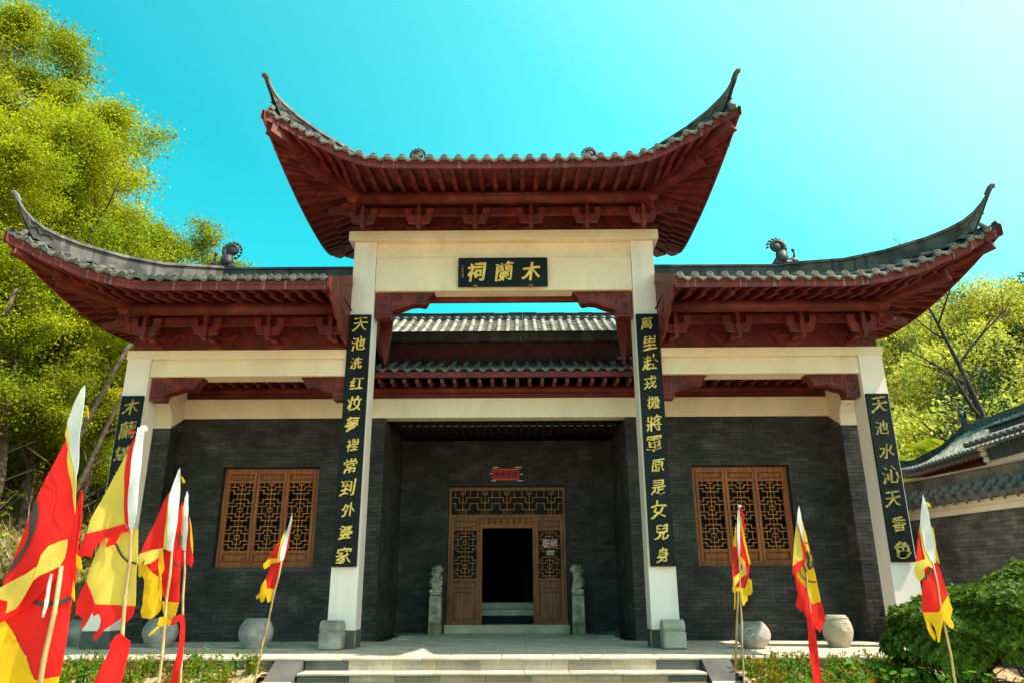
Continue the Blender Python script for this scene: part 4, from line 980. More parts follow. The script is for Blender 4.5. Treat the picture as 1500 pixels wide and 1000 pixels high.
# ------------------------------------------------------------------ side hall behind the courtyard wall
hallx = thing('side_hall', 'side hall with a pale grey tiled hip roof behind the courtyard wall', 'hall', (17, 10, 0))
ex0, ex1 = 14.05, 14.5; ya, yb = 3.0, 14.3
def he(y): t = (y-ya)/(yb-ya); return ex0+(ex1-ex0)*t
def hr_(y): return 16.2+.02*(y-9)
mb = MB(); rowsL = []
ys_ = np.linspace(ya, yb, 40)
def hp(y, t):
    yr_ = min(y, 12.2); B = Vector((he(y), y, 4.98+.22*max(0, (y-12.5)/1.8)**2)); T = Vector((hr_(yr_), yr_ if y < 12.2 else 12.2, 6.22))
    if y > 12.2: u = (y-12.2)/(yb-12.2); T = Vector((16.2, 12.2, 6.22)).lerp(Vector((he(yb), yb, 5.22)), u)+Vector((0, 0, -.35*math.sin(math.pi*u)))
    p = B.lerp(T, t); p.z -= .10*math.sin(math.pi*t)*(B-T).length/2.5; return p
mb.grid([[hp(y, t) for t in np.linspace(0, 1, 8)] for y in ys_])
mb.add([(16.2, ya, 6.2), (16.2, 12.2, 6.2), (18.6, 14.3, 5.1), (18.6, ya, 5.1)], [(0, 1, 2, 3)]); mb.add([(14.5, 14.3, 5.2), (16.2, 12.2, 6.2), (18.6, 14.3, 5.1)], [(0, 1, 2)])
hrf = mb.build('roof', M['tile'], hallx)
tb = MB(); y = ya+.1
while y < yb-.1:
    n = 11
    for i in range(n):
        a = hp(y, i/n); b_ = hp(y, (i+1)/n); d = (b_-a).normalized(); sv = Vector((0, 1, 0)); up = d.cross(sv)*(-1 if d.cross(sv).z < 0 else 1); vs = []
        for q, rr in ((a, .072), (b_, .062)):
            for k in range(6): an = math.pi*k/5; vs.append(q+sv*(rr*math.cos(an))+up*(rr*math.sin(an)))
        tb.add(vs, [(k, k+1, 7+k, 6+k) for k in range(5)]+[tuple(range(5, -1, -1))])
    y += .25
smooth_by_angle(tb.build('cover_tiles', M['tilelit'], hrf, kind='stuff'), 40)
dm = MB().tube([(0, -.02, 0), (0, .05, 0)], .07, 10).prism([(.045, .02), (.125, -.11), (.205, .02)], (0, -.01, 0), (1, 0, 0), (0, 0, 1), (0, .02, 0)).mesh('eave_disc', M['tile'])
y = ya+.1
while y < yb-.1: p = hp(y, 0); place('eave_disc', dm, hrf, (p.x-.03, p.y, p.z+.01), (0, 0, -math.pi/2)); y += .25
fa = MB(); fa.grid([[(he(y)+.04, y, hp(y, 0).z-.06), (he(y)+.04, y, hp(y, 0).z-.24)] for y in ys_]); fa.grid([[(he(y)+.05, y, hp(y, 0).z-.10), (he(y)+.9, y, hp(y, 0).z+.05)] for y in ys_])
fa.build('fascia_board', M['red'], hallx)
MB().box(14.95, 18, ya, 13.2, -.3, 4.9).build('wall', M['red'], hallx)
rf = MB().beam((0, 0, -.02), (.75, 0, .06), .08, .09, (0, 0, 1)).mesh('rafter', M['red'])
y = ya
while y < 14: place('rafter', rf, hallx, (he(y)+.06, y, hp(y, 0).z-.22)); y += .26
rg = MB(); y = ya
while y < 12.2: rg.box(16.1, 16.3, y+.004, y+.396, 6.15, 6.42+random.uniform(-.01, .01)); y += .4
prev = None
for i in range(13):
    u = i/12; q = Vector((16.2, 12.2, 6.22)).lerp(Vector((he(yb), yb+.05, 5.22)), u)+Vector((0, 0, -.35*math.sin(math.pi*u)+.10+.18*max(0, u-.8)/.2))
    if prev is not None: rg.beam(prev, q, .18, .26)
    prev = q
rg.build('ridge', M['tiledark'], hrf)
o = MB(); o.blob((16.2, 12.2, 6.60), (.12, .16, .24), 10, .15); o.blob((16.2, 12.35, 6.86), (.07, .10, .12), 8, .1); o.tube([(16.2, 12.1, 6.7), (16.2, 12.0, 6.9), (16.2, 12.15, 7.0)], [.06, .05, .03], 6); o.build('ridge_ornament', M['tiledark'], hrf, True)
# lower side gate roof with its white scrolled corbel
sg = thing('side_gate', 'small side gate roof with white scrolled corbel in front of the side hall', 'gate', (12.6, 5, 0))
mb = MB().box(12.55, 12.95, 3.0, 5.35, -.3, 4.10).build('wall', M['white'], sg)
mb = MB().box(12.50, 12.96, 3.0, 5.40, 4.102, 4.42).build('frieze', M['tiledark'], sg)
cbm = MB(); 
for k in range(4): cbm.cbox(12.48-.02*k, 12.90, 5.30+.05*k, 5.52+.05*k, 3.90+.16*k, 4.045+.16*k, .03)
cbm.build('corbel', M['white'], sg)
g = MB().add([(12.2, 2.8, 4.50), (12.2, 5.85, 4.54), (13.1, 5.7, 4.86), (13.1, 2.8, 4.86)], [(0, 1, 2, 3)]).box(12.9, 13.2, 2.8, 5.75, 4.80, 5.02).box(12.84, 13.26, 2.8, 5.85, 5.022, 5.06)
g = g.build('roof', M['tiledark'], sg); y = 2.9
ct = MB().tube([(0, -.02, 0), (0, .05, .01), (0, .85, .32)], .075, 9).mesh('cover_tile', M['ridge'], (0, 0, 0), True)
while y < 5.8: place('cover_tile', ct, g, (12.2, y, 4.56), (0, 0, -math.pi/2)); y += .26

# ------------------------------------------------------------------ vegetation
def mesh_np(name, V, F, m):
    me = bpy.data.meshes.new(name); nv = len(V); nf = len(F)
    me.vertices.add(nv); me.vertices.foreach_set('co', np.asarray(V, np.float32).ravel())
    me.loops.add(nf*4); me.loops.foreach_set('vertex_index', np.asarray(F, np.int32).ravel())
    me.polygons.add(nf); me.polygons.foreach_set('loop_start', np.arange(nf, dtype=np.int32)*4); me.polygons.foreach_set('loop_total', np.full(nf, 4, np.int32))
    me.materials.append(m); me.update(calc_edges=True); return me
def leaves(P, size, up=.3, asp=.55, var=.4):
    "one bent leaf quad (pointed rhombus) per point"
    n = len(P); a = rng.normal(size=(n, 3)); a /= np.linalg.norm(a, axis=1)[:, None]; b_ = rng.normal(size=(n, 3)); b_[:, 2] += up*0
    nrm = rng.normal(size=(n, 3)); nrm[:, 2] += up*3; nrm /= np.linalg.norm(nrm, axis=1)[:, None]
    a -= nrm*(a*nrm).sum(1)[:, None]; a /= np.linalg.norm(a, axis=1)[:, None]; b_ = np.cross(nrm, a)
    s = (size*(1+var*rng.uniform(-1, 1, n)))[:, None]
    V = np.stack([P-a*s*.5, P-a*s*.02+b_*s*asp*.5+nrm*s*.08, P+a*s*.5, P-a*s*.02-b_*s*asp*.5+nrm*s*.08], 1).reshape(-1, 3)
    return V, np.arange(n*4).reshape(n, 4)
def skeleton(seed, H, spread, lean=0, levels=3, nb=9, start=.25, up=.55, r0=None, droop=0):
    rd = random.Random(seed); segs = []; tips = []
    def grow(p, d, L, r, lev):
        pts = [p]; n = 6 if lev == 0 else 4; q = p.copy(); dd = d.copy()
        for i in range(n):
            dd = (dd+Vector((rd.gauss(0, .10), rd.gauss(0, .10), rd.gauss(0, .05)+(.06 if lev else 0)-droop))).normalized(); q = q+dd*(L/n); pts.append(q.copy())
        rs = [r*(1-(.93 if lev == 0 else .75)*i/n) for i in range(n+1)]; segs.append((pts, rs, lev))
        if lev >= levels: tips.append(pts); return
        k = nb if lev == 0 else rd.randint(4, 6)
        for i in range(k):
            t = start+(1-start)*(i+rd.random()*.7)/k if lev == 0 else .25+.75*(i+rd.random()*.6)/k
            t = min(t, .999); x = t*n; j = int(x); bp = pts[j].lerp(pts[j+1], x-j); az = rd.uniform(0, 6.28) if lev == 0 else rd.uniform(0, 6.28)
            base = (pts[j+1]-pts[j]).normalized(); side = Vector((math.cos(az), math.sin(az), 0)); nd = (base*(up+rd.uniform(-.15, .25))+side*(1-.3*lev*.3)).normalized()
            LL = (spread*(1.05-.62*t)*rd.uniform(.75, 1.15) if lev == 0 else L*rd.uniform(.38, .6)*(1.1-.45*t)); grow(bp, nd, LL, rs[j]*(.55 if lev == 0 else .6), lev+1)
        tips.append(pts[-2:])
    grow(Vector((0, 0, 0)), Vector((lean, 0, 1)).normalized(), H, r0 or H*.018, 0)
    return segs, tips
def tree_mesh(seed, H, spread, nleaf, lsize, lm, bark='bark', **kw):
    segs, tips = skeleton(seed, H, spread, **kw); mb = MB()
    for pts, rs, lev in segs: mb.tube(pts, [max(r, .006) for r in rs], 7 if lev == 0 else (5 if lev == 1 else 3), caps=False)
    wood = mb.mesh('trunk', M[bark], (0, 0, 0), True); lf = None
    if nleaf:
        c = []
        for pts in tips:
            for a, b_ in zip(pts, pts[1:]):
                for t in (.2, .7): c.append(a.lerp(b_, t))
        c = np.array([tuple(p) for p in c]); ncl = len(c); idx = rng.integers(0, ncl, nleaf); w = rng.uniform(.5, 1.2, ncl)
        P = c[idx]+rng.normal(size=(nleaf, 3))*np.array([.27, .27, .15])*w[idx][:, None]*(spread/3.2); V, F = leaves(P, lsize); lf = mesh_np('crown', V, F, M[lm])
    return wood, lf
TM = {}
TM['yel'] = [tree_mesh(3+i, 10, 4.0, 64000, .090, 'lf_yel', nb=19, start=.2) for i in range(2)]
TM['grn'] = [tree_mesh(13+i, 10, 3.8, 60000, .090, 'lf_grn', nb=19, start=.18) for i in range(2)]
TM['olive'] = [tree_mesh(23, 10, 3.6, 18000, .095, 'lf_olive', nb=12, start=.2)]
TM['dk'] = [tree_mesh(33, 9, 2.2, 26000, .09, 'lf_dk', nb=18, start=.1, up=.15)]
TM['bare'] = [tree_mesh(43+i, 9, 3.4, 0, 0, 'lf_dry', 'barkdark', nb=9, start=.3, up=.9, levels=3) for i in range(2)]
def put_tree(kind, i, x, y, s, rot, label, group, dz=0, sc=None, name='tree'):
    wood, lf = TM[kind][i % len(TM[kind])]; z = hgt(x, y)-.15+dz; t = thing(name, label, 'tree', (x, y, z), group); t.scale = (s, s, s) if sc is None else sc; t.rotation_euler = (0, 0, rot)
    a = bpy.data.objects.new('trunk', wood); COL.objects.link(a); a.parent = t
    if lf: b_ = bpy.data.objects.new('crown', lf); COL.objects.link(b_); b_.parent = t
    return t
rt = random.Random(5)
GL = 'trees on the left hillside'
LT = [('yel', -13.0, 5.0, .92), ('yel', -16.6, 7.5, 1.08), ('yel', -14.8, 8.5, 1.14), ('grn', -12.6, 12.5, 1.0), ('olive', -17.5, 11.0, 1.45), ('olive', -20.0, 8.0, 1.45), ('grn', -14.5, 15.0, 1.05), ('yel', -18.5, 14.0, 1.2),
      ('yel', -15.5, 3.2, .85), ('grn', -17.0, 5.2, .95), ('dk', -13.2, 16.0, .85), ('dk', -13.8, 10.4, .6), ('olive', -22.5, 13.0, 1.3), ('yel', -21.5, 4.0, 1.2), ('grn', -19.0, 1.2, .9), ('yel', -16.5, 19.0, 1.15), ('dk', -16.3, 9.4, .85),
      ('dk', -14.8, 6.0, .7), ('olive', -14.6, 17.5, .9),
      ('yel', -11.9, 6.6, .72), ('grn', -13.2, 10.8, 1.02), ('yel', -14.0, 14.5, 1.08), ('grn', -15.2, 11.5, 1.1), ('yel', -17.6, 8.6, 1.2), ('grn', -20.5, 11, 1.3), ('yel', -19.2, 5.5, 1.1), ('yel', -24, 9, 1.4), ('dk', -17.2, 13.0, 1.15), ('grn', -15.6, 12.8, 1.15), ('grn', -13.0, 6.2, .80), ('yel', -16.8, 6.4, 1.15), ('dk', -19.5, 9.8, 1.3), ('yel', -18.2, 3.2, 1.1), ('grn', -16.4, 16, 1.15), ('yel', -21.0, 7.0, 1.25), ('grn', -23, 10.5, 1.4), ('yel', -13.5, 18.5, 1.0), ('grn', -12.2, 17, .8)]
LLAB = {'yel': 'tall broad tree with bright yellow-green spring leaves on the left hillside', 'grn': 'tree with fresh mid-green leaves on the left hillside', 'olive': 'sparse olive-brown budding tree high on the left hillside', 'dk': 'narrow dark evergreen among the left hillside trees'}
for k, (kd, x, y, s) in enumerate(LT): put_tree(kd, k, x, y, s*.93, rt.uniform(0, 6.28), LLAB[kd], GL+' ('+{'yel': 'yellow-green', 'grn': 'green', 'olive': 'olive', 'dk': 'evergreen'}[kd]+')')
put_tree('bare', 0, -11.3, 10.5, .92, 1.0, 'bare thin tree with rust-coloured buds right of the left hillside trees', None, name='bare_tree')
put_tree('bare', 1, -10.6, 13.5, .88, 2.2, 'low grey bare tree just above the left wing roof ridge', None, name='bare_tree')
# leaning bare trunks low on the left slope
segw = MB(); 
for k, (x, y, L, dx, dy) in enumerate([(-10.9, 3.2, 6.0, .28, .1), (-11.3, 3.4, 6.2, .33, .0), (-12.4, 4.0, 5.0, -.1, .1), (-13.6, 3.0, 5.5, .25, 0), (-14.9, 3.6, 6, .05, .1)]):
    z = hgt(x, y)-.1; pts = [(x+dx*L*t+.08*math.sin(t*5+k), y+dy*L*t, z+L*t*.95) for t in np.linspace(0, 1, 8)]; t_ = thing('leaning_trunk', ('slim pale leaning tree trunk beside the far left pillar', 'slim leaning tree trunk nearest the far left pillar', 'short trunk on the slope behind the tallest flag', 'leaning trunk behind the large red flag', 'trunk at the far left of the slope')[k], 'tree', (x, y, z))
    MB().tube(pts, [.085*(1-.5*t) for t in np.linspace(0, 1, 8)], 8).build('trunk', M['bark'], t_, True)
    br = MB(); 
    for q in range(9):
        t = .35+.6*q/9; i = int(t*7); p = Vector(pts[i]); a = rt.uniform(0, 6.28); d = Vector((math.cos(a), math.sin(a), .6)); br.tube([p, p+d*.4+Vector((0, 0, .05)), p+d*.9], [.022, .014, .005], 4)
    br.build('branches', M['bark'], t_, kind='stuff')
# undergrowth on the left slope
n = 60000; X = rng.uniform(-26, -10.1, n); Y = rng.uniform(-5, 17, n); dens = np.sin(X*1.7+Y*.9)*np.sin(Y*1.3-X*.6)+rng.normal(0, .45, n); kx = (dens > -.25)&~((X > -13.2)&(X < -11.3)&(Y < 7)&(rng.random(n) < .62)); X, Y = X[kx], Y[kx]
Z = np.array([hgt(a, c) for a, c in zip(X, Y)])+np.abs(rng.normal(0, .38, len(X)))*np.clip((-X-9.8)/2.2, .10, 1)
h = len(X)//2
V, F = leaves(np.stack([X, Y, Z], 1)[:h], .16); o = bpy.data.objects.new('undergrowth', mesh_np('undergrowth', V, F, M['lf_grn'])); _link(o, None, (0, 0, 0)); tag(o, 'green and yellow undergrowth covering the left slope', 'undergrowth', None, 'stuff')
V, F = leaves(np.stack([X, Y, Z], 1)[h:int(h*1.62)], .16); o = bpy.data.objects.new('undergrowth', mesh_np('undergrowth', V, F, M['lf_yel'])); _link(o, None, (0, 0, 0)); tag(o, 'yellow spring undergrowth among the green on the left slope', 'undergrowth', None, 'stuff')
V, F = leaves(np.stack([X, Y, Z*1.0], 1)[int(h*1.62):], .15); o = bpy.data.objects.new('leaf_litter', mesh_np('leaf_litter', V, F, M['lf_dry'])); _link(o, None, (0, 0, 0)); tag(o, 'dry brown leaf litter on the left slope', 'leaf litter', None, 'stuff')
# dry twigs
tw = MB()
for k in range(150):
    x = rt.uniform(-17, -10.2); y = rt.uniform(-1, 8); z = hgt(x, y); p = Vector((x, y, z)); d = Vector((rt.gauss(0, .5), rt.gauss(0, .3), 1)).normalized(); L = rt.uniform(.6, 2.0); q = p+d*L*.5+Vector((rt.gauss(0, .1), 0, 0)); e_ = p+d*L
    tw.tube([p, q, e_], [.016, .011, .004], 3, False)
    for j in range(3): dd = (d+Vector((rt.gauss(0, .6), rt.gauss(0, .4), .1))).normalized(); tw.tube([q, q+dd*L*.35], [.008, .003], 3, False)
tw.build('dry_twigs', M['blossom'], None, kind='stuff', label='pale dry twigs and brambles on the left slope', cat='twigs')
# grass and weeds at the foot of the slope
def ground_leaves(name, label, x0, x1, y0, y1, n, m, size, hmax):
    X = rng.uniform(x0, x1, n); Y = rng.uniform(y0, y1, n); Z = np.array([hgt(a, c) for a, c in zip(X, Y)])+rng.uniform(0, hmax, n)+.04; V, F = leaves(np.stack([X, Y, Z], 1), size, up=.15, asp=.3)
    o = bpy.data.objects.new(name, mesh_np(name, V, F, M[m])); _link(o, None, (0, 0, 0)); tag(o, label, name.replace('_', ' '), None, 'stuff')
ground_leaves('grass', 'short green grass beside the left end of the platform', -13, -9.3, -6, 4, 15000, 'lf_grn', .09, .10)
ground_leaves('weeds', 'yellow-green weeds between the flower bed and the left slope', -12.5, -8.8, -6, 1, 4000, 'lf_yel', .08, .10)

# wooded hill on the right
pts = []
while len(pts) < 520:
    x = rt.uniform(22, 120); y = rt.uniform(38, 120); z = hgt(x, y)
    if (z > 3 or y < 60) and y > 44: pts.append((x, y, z))
Vs = []; Fs = []; off = 0
for k, (x, y, z) in enumerate(pts):
    nl = 1050; r = rt.uniform(2.2, 4.0); P = rng.normal(size=(nl, 3)); P /= np.linalg.norm(P, axis=1)[:, None]; P *= (rng.uniform(.45, 1.0, nl)**.5)[:, None]*r*(1+.18*np.sin(P[:, :1]*5+k)*np.cos(P[:, 1:2]*6)); P[:, 2] *= 1.05
    P += np.array([x, y, z+r*1.1]); V, F = leaves(P, .40); Vs.append(V); Fs.append((F+off, k)); off += len(V)
def forest(name, sel, m, label):
    vv = [Vs[k] for k in sel]; off = 0; ff = []
    for v in vv: ff.append(np.arange(len(v)).reshape(-1, 4)+off); off += len(v)
    o = bpy.data.objects.new(name, mesh_np(name, np.concatenate(vv), np.concatenate(ff), M[m])); _link(o, None, (0, 0, 0)); tag(o, label, 'woodland', None, 'stuff')
forest('far_woodland', [k for k in range(len(pts)) if k % 5 not in (0, 1)], 'lf_hill', 'yellow-green woodland covering the far hill on the right')
forest('far_woodland', [k for k in range(len(pts)) if k % 5 == 0], 'lf_dk', 'dark green crowns scattered over the far hill on the right')
forest('far_woodland', [k for k in range(len(pts)) if k % 5 == 1], 'lf_olive', 'grey-brown budding crowns on the far hill on the right')
RT = [('yel', 17.5, 20, .62), ('yel', 20.5, 22, .75), ('yel', 24, 21, .85), ('yel', 22, 27, .9), ('grn', 19, 28, .75), ('yel', 27, 26, 1.0), ('yel', 30, 31, 1.05), ('grn', 26, 33, 1.0), ('yel', 33, 27, 1.0), ('olive', 23, 32, .85), ('yel', 17, 26, .65), ('grn', 31, 22, .85), ('yel', 28, 18.5, .75), ('olive', 29, 36, 1.1), ('yel', 35, 36, 1.1), ('yel', 19.5, 34, .8), ('grn', 36, 30, 1.15), ('yel', 25, 38, 1.0), ('yel', 40, 36, 1.1), ('yel', 32, 40, 1.1), ('dk', 38, 26, 1.2)]
RLAB = {'yel': 'bright yellow-green tree below the far hill behind the side hall', 'grn': 'mid-green tree below the far hill behind the side hall', 'olive': 'thinly leaved olive tree below the far hill', 'dk': 'dark evergreen at the right edge behind the side hall'}
for k, (kd, x, y, s) in enumerate(RT): put_tree(kd, k, x, y, s, rt.uniform(0, 6.28), RLAB[kd], None if kd == 'dk' else 'trees behind the side hall ('+kd.replace('yel', 'yellow-green').replace('grn', 'green')+')', sc=(s*.95, s*.95, s*.52))
for k, (px, y, base, s, lab) in enumerate(((1392, 22, 505, 1.0, 'bare dark tree behind the upturned tip of the right wing roof'), (1437, 26, 490, 1.35, 'tallest bare dark tree rising against the sky on the far right'), (1462, 24, 520, .9, 'small bare dark tree at the right edge behind the side hall'))):
    p = at(px, 560, y); t = put_tree('bare', k, p[0], y, s*(.80 if k == 0 else 1.45), 1.3*k, lab, None, name='bare_tree')

# clipped round bushes at the right
def bush(cx, cy, z0, rx, ry, rz, label, nl, seed):
    t = thing('azalea_bush', label, 'bush', (cx, cy, z0)); rd = random.Random(seed); st = MB()
    for k in range(26):
        a = rd.uniform(0, 6.28); e_ = Vector((cx+rx*.75*math.cos(a)*rd.uniform(.3, 1), cy+ry*.75*math.sin(a)*rd.uniform(.3, 1), z0+rz*rd.uniform(.9, 1.5))); p = Vector((cx+rd.gauss(0, .10), cy+rd.gauss(0, .10), z0)); m_ = p.lerp(e_, .5)+Vector((rd.gauss(0, .08), rd.gauss(0, .08), -.05))
        st.tube([p, m_, e_], [.020, .014, .005], 5, False)
        for q in range(3): dd = Vector((rd.gauss(0, .25), rd.gauss(0, .25), rd.uniform(.1, .4))); st.tube([m_.lerp(e_, .3*q), m_.lerp(e_, .3*q)+dd], [.009, .003], 4, False)
    st.build('stems', M['bark'], t)
    nt_ = nl//7; P = rng.normal(size=(nt_, 3)); P /= np.linalg.norm(P, axis=1)[:, None]; P[:, 2] = np.where(P[:, 2] < -.22+.12*np.sin(P[:, 0]*6+seed), -P[:, 2], P[:, 2]); rr = rng.uniform(.80, 1.0, nt_)**.6
    lump = 1+.07*np.sin(P[:, 0]*7+seed)*np.cos(P[:, 1]*6)+.05*np.sin(P[:, 2]*9+P[:, 0]*5)+.035*np.sin(P[:, 0]*23+seed)*np.sin(P[:, 1]*19+P[:, 2]*21)+rng.normal(0, .018, nt_)
    Q = P*(rr*lump)[:, None]*np.array([rx, ry, rz])+np.array([cx, cy, z0+rz*.95]); Vs = []; 
    # rosettes: seven narrow leaves round each shoot
    n0 = P+np.array([0, 0, .45]); n0 /= np.linalg.norm(n0, axis=1)[:, None]; a1 = np.cross(n0, [0.3, .2, 1.]); a1 /= np.linalg.norm(a1, axis=1)[:, None]; a2 = np.cross(n0, a1)
    for k in range(7):
        an = 2*math.pi*k/7+rng.uniform(-.3, .3, nt_); el_ = rng.uniform(.25, .9, nt_); d = (a1*np.cos(an)[:, None]+a2*np.sin(an)[:, None])*np.cos(el_)[:, None]+n0*np.sin(el_)[:, None]; w = np.cross(d, n0); w /= np.linalg.norm(w, axis=1)[:, None]+1e-6
        L = rng.uniform(.045, .075, nt_)[:, None]; Vs.append(np.stack([Q, Q+d*L*.55+w*L*.22, Q+d*L, Q+d*L*.55-w*L*.22], 1).reshape(-1, 3))
    V = np.concatenate(Vs); me = mesh_np('foliage', V-np.array([cx, cy, z0]), np.arange(len(V)).reshape(-1, 4), M['lf_hedge']); place('foliage', me, t, (cx, cy, z0))
    return t
bush(6.12, -3.35, -.45, .93, .80, .70, 'rounded dark green bush in front of the far right pillar', 42000, 1)
bush(7.12, -3.75, -.45, 1.30, 1.0, .86, 'larger rounded dark green bush at the right edge before the brick wall', 62000, 2)
# broad-leaved plants under the bushes
blm = []
for k in range(2):
    mb = MB(); rd = random.Random(k)
    for q in range(44):
        a = rd.uniform(0, 6.28); r = rd.uniform(.03, .26); z = rd.uniform(.12, .42); c = Vector((r*math.cos(a), r*math.sin(a), z)); s_ = rd.uniform(.028, .052); tx = Vector((math.cos(a), math.sin(a), rd.uniform(-1.6, .9))).normalized(); ty = Vector((-math.sin(a), math.cos(a), rd.uniform(-.6, .6))).normalized()
        vs = [c]+[c+tx*(s_*math.cos(b_)*(1 if abs(b_) < 2.6 else .7)+s_*.3)+ty*(s_*math.sin(b_)) for b_ in np.linspace(-math.pi, math.pi, 9)[:-1]]; mb.add(vs, [(0, 1+i, 1+(i+1) % 8) for i in range(8)]); mb.tube([(0, 0, 0), tuple(c*.6), tuple(c)], .004, 3, False)
    blm.append(mb.mesh('broad_leaves', M['lf_bright']))
for k, (x, y) in enumerate(((5.2, -3.75), (5.0, -3.35), (5.45, -4.1), (4.85, -2.9), (5.75, -4.25), (6.3, -4.6), (5.3, -2.6), (6.7, -4.7))):
    o = place('broad_leaf_plant', blm[k % 2], None, (x, y, -.42), (0, 0, k*1.3), (1.15,)*3); tag(o, 'bright green broad-leaved plant at the foot of the round bushes', 'plant', 'broad-leaved plants under the bushes')

# flower bed plants with red blooms
fl = []
for k in range(4):
    rd = random.Random(70+k); stems = MB(); P = []
    for q in range(13):
        a = rd.uniform(0, 6.28); r = rd.uniform(.02, .17); h_ = rd.uniform(.12, .30); b0 = Vector((.4*r*math.cos(a), .4*r*math.sin(a), 0)); e_ = Vector((r*math.cos(a), r*math.sin(a), h_)); stems.tube([b0, b0.lerp(e_, .6), e_], .003, 3, False)
        for w in range(11): p = b0.lerp(e_, rd.uniform(.15, 1.05)); P.append((p.x+rd.gauss(0, .018), p.y+rd.gauss(0, .018), p.z+rd.gauss(0, .01)))
    V, F = leaves(np.array(P), .055, asp=.42); n0 = len(stems.v); stems.add([tuple(v) for v in V], [tuple(f) for f in F]); fme = stems.mesh('foliage', M['lf_bright'] if k % 2 else M['lf_grn'])
    fw = MB()
    for q in range(rd.randint(3, 7)):
        a = rd.uniform(0, 6.28); r = rd.uniform(.02, .16); c = Vector((r*math.cos(a), r*math.sin(a), rd.uniform(.14, .29)))
        for w in range(5): an = w*1.257+rd.random(); d = Vector((math.cos(an), math.sin(an), rd.uniform(-.1, .5)))*.022; e_ = Vector((-math.sin(an), math.cos(an), 0))*.012; fw.add([c, c+d*.6+e_, c+d, c+d*.6-e_], [(0, 1, 2, 3)])
    fl.append((fme, fw.mesh('blooms', M['petal'])))
FG = 'red-flowered bedding plants on the sandy beds'
cnt = 0
for s, n_ in ((-1, 120), (1, 120)):
    for k in range(n_):
        x = rt.uniform(3.5, 9.2 if s < 0 else 6.9); y = -2.05-rt.random()**1.1*2.6
        if s < 0 and k % 3 == 0: x = 3.6+round((x-3.6)/.75)*.75+rt.gauss(0, .06)
        if s > 0 and x > 5.3 and y < -2.9: continue
        z = (-.20-.36*min(1, (-1.93-y)/3.6))+.02; a, b_ = fl[rt.randrange(4)]; sc_ = rt.uniform(.85, 1.3)
        t = place('flower_plant', a, None, (s*x, y, z), (0, 0, rt.uniform(0, 6.28)), (sc_,)*3); tag(t, 'small leafy plant with tiny red flowers on the sandy bed '+('left' if s < 0 else 'right')+' of the steps', 'flower plant', FG+(' left' if s < 0 else ' right')+' of the steps')
        bl = bpy.data.objects.new('blooms', b_); COL.objects.link(bl); bl.parent = t; cnt += 1
# ground straw between them
for s in (-1, 1):
    n = 7000; X = rng.uniform(3.45, 9.3 if s < 0 else 8.8, n); Y = rng.uniform(-6.2, -1.95, n); Z = (-.20-.36*np.clip((-1.93-Y)/3.6, 0, 1))+.045+rng.uniform(0, .03, n); V, F = leaves(np.stack([s*X, Y, Z], 1), .06, up=.8, asp=.16)
    o = bpy.data.objects.new('straw', mesh_np('straw', V, F, M['lf_dry'])); _link(o, None, (0, 0, 0)); tag(o, 'dry straw scattered on the bed '+('left' if s < 0 else 'right')+' of the steps', 'straw', None, 'stuff')
# dry reeds behind the wall
mb = MB()
for k in range(60): x = 9.6+rt.random()*1.6; y = 6.4+rt.random()*2.6; mb.tube([(x, y, 2.2), (x+rt.gauss(0, .1), y, 3.2), (x+rt.gauss(.1, .25), y, 3.3+rt.random()*.9)], [.012, .009, .004], 3, False)
mb.build('dry_reeds', M['lf_dry'], None, kind='stuff', label='dry orange-brown stems above the courtyard wall', cat='dry stems')

# ------------------------------------------------------------------ flags
def cloth(name, poly, y, m, parent, dy=0., fold=(.02, .18, 0.), thick=.0025, hang=.0):
    "sheet with the given outline (photograph pixels taken onto the plane y), folded and given thickness; returns the object"
    bm = __import__('bmesh').new(); P = [at(px, py, y) for px, py in poly]
    vs = [bm.verts.new((p[0], y, p[2])) for p in P]
    try: f = bm.faces.new(vs)
    except ValueError: bm.free(); return None
    bmesh.ops.triangulate(bm, faces=[f])
    for it in range(6):
        es = [e_ for e_ in bm.edges if e_.calc_length() > .032]
        if not es: break
        bmesh.ops.subdivide_edges(bm, edges=es, cuts=1); bmesh.ops.triangulate(bm, faces=[f_ for f_ in bm.faces if len(f_.verts) > 3])
    A, wl_, ph = fold
    for v in bm.verts:
        x, z = v.co.x, v.co.z
        v.co.y = y+dy+A*math.sin((x+.25*z)*2*math.pi/wl_+ph)+A*.45*math.sin((x-.5*z)*2*math.pi/(wl_*.47)+ph*2.1+z*3)
    me = bpy.data.meshes.new(name); 
    n0 = bm.verts[:]; geom = bmesh.ops.solidify(bm, geom=bm.faces[:], thickness=thick)
    o_g = ORG[parent.name]
    for v in bm.verts: v.co.x -= o_g[0]; v.co.y -= o_g[1]; v.co.z -= o_g[2]
    bmesh.ops.recalc_face_normals(bm, faces=bm.faces[:]); bm.to_mesh(me); bm.free(); me.materials.append(m); me.polygons.foreach_set('use_smooth', [True]*len(me.polygons))
    try: me.set_sharp_from_angle(angle=R(50))
    except Exception: pass
    return place(name, me, parent, o_g)
import bmesh
def ribbon(pts, w):
    "outline of a band of width w along the points"
    L = []; Rr = []
    for i, p in enumerate(pts):
        a = pts[max(0, i-1)]; b_ = pts[min(len(pts)-1, i+1)]; d = (b_[0]-a[0], b_[1]-a[1]); l = math.hypot(*d) or 1; n_ = (-d[1]/l*w/2, d[0]/l*w/2); L.append((p[0]+n_[0], p[1]+n_[1])); Rr.append((p[0]-n_[0], p[1]-n_[1]))
    return L+Rr[::-1]
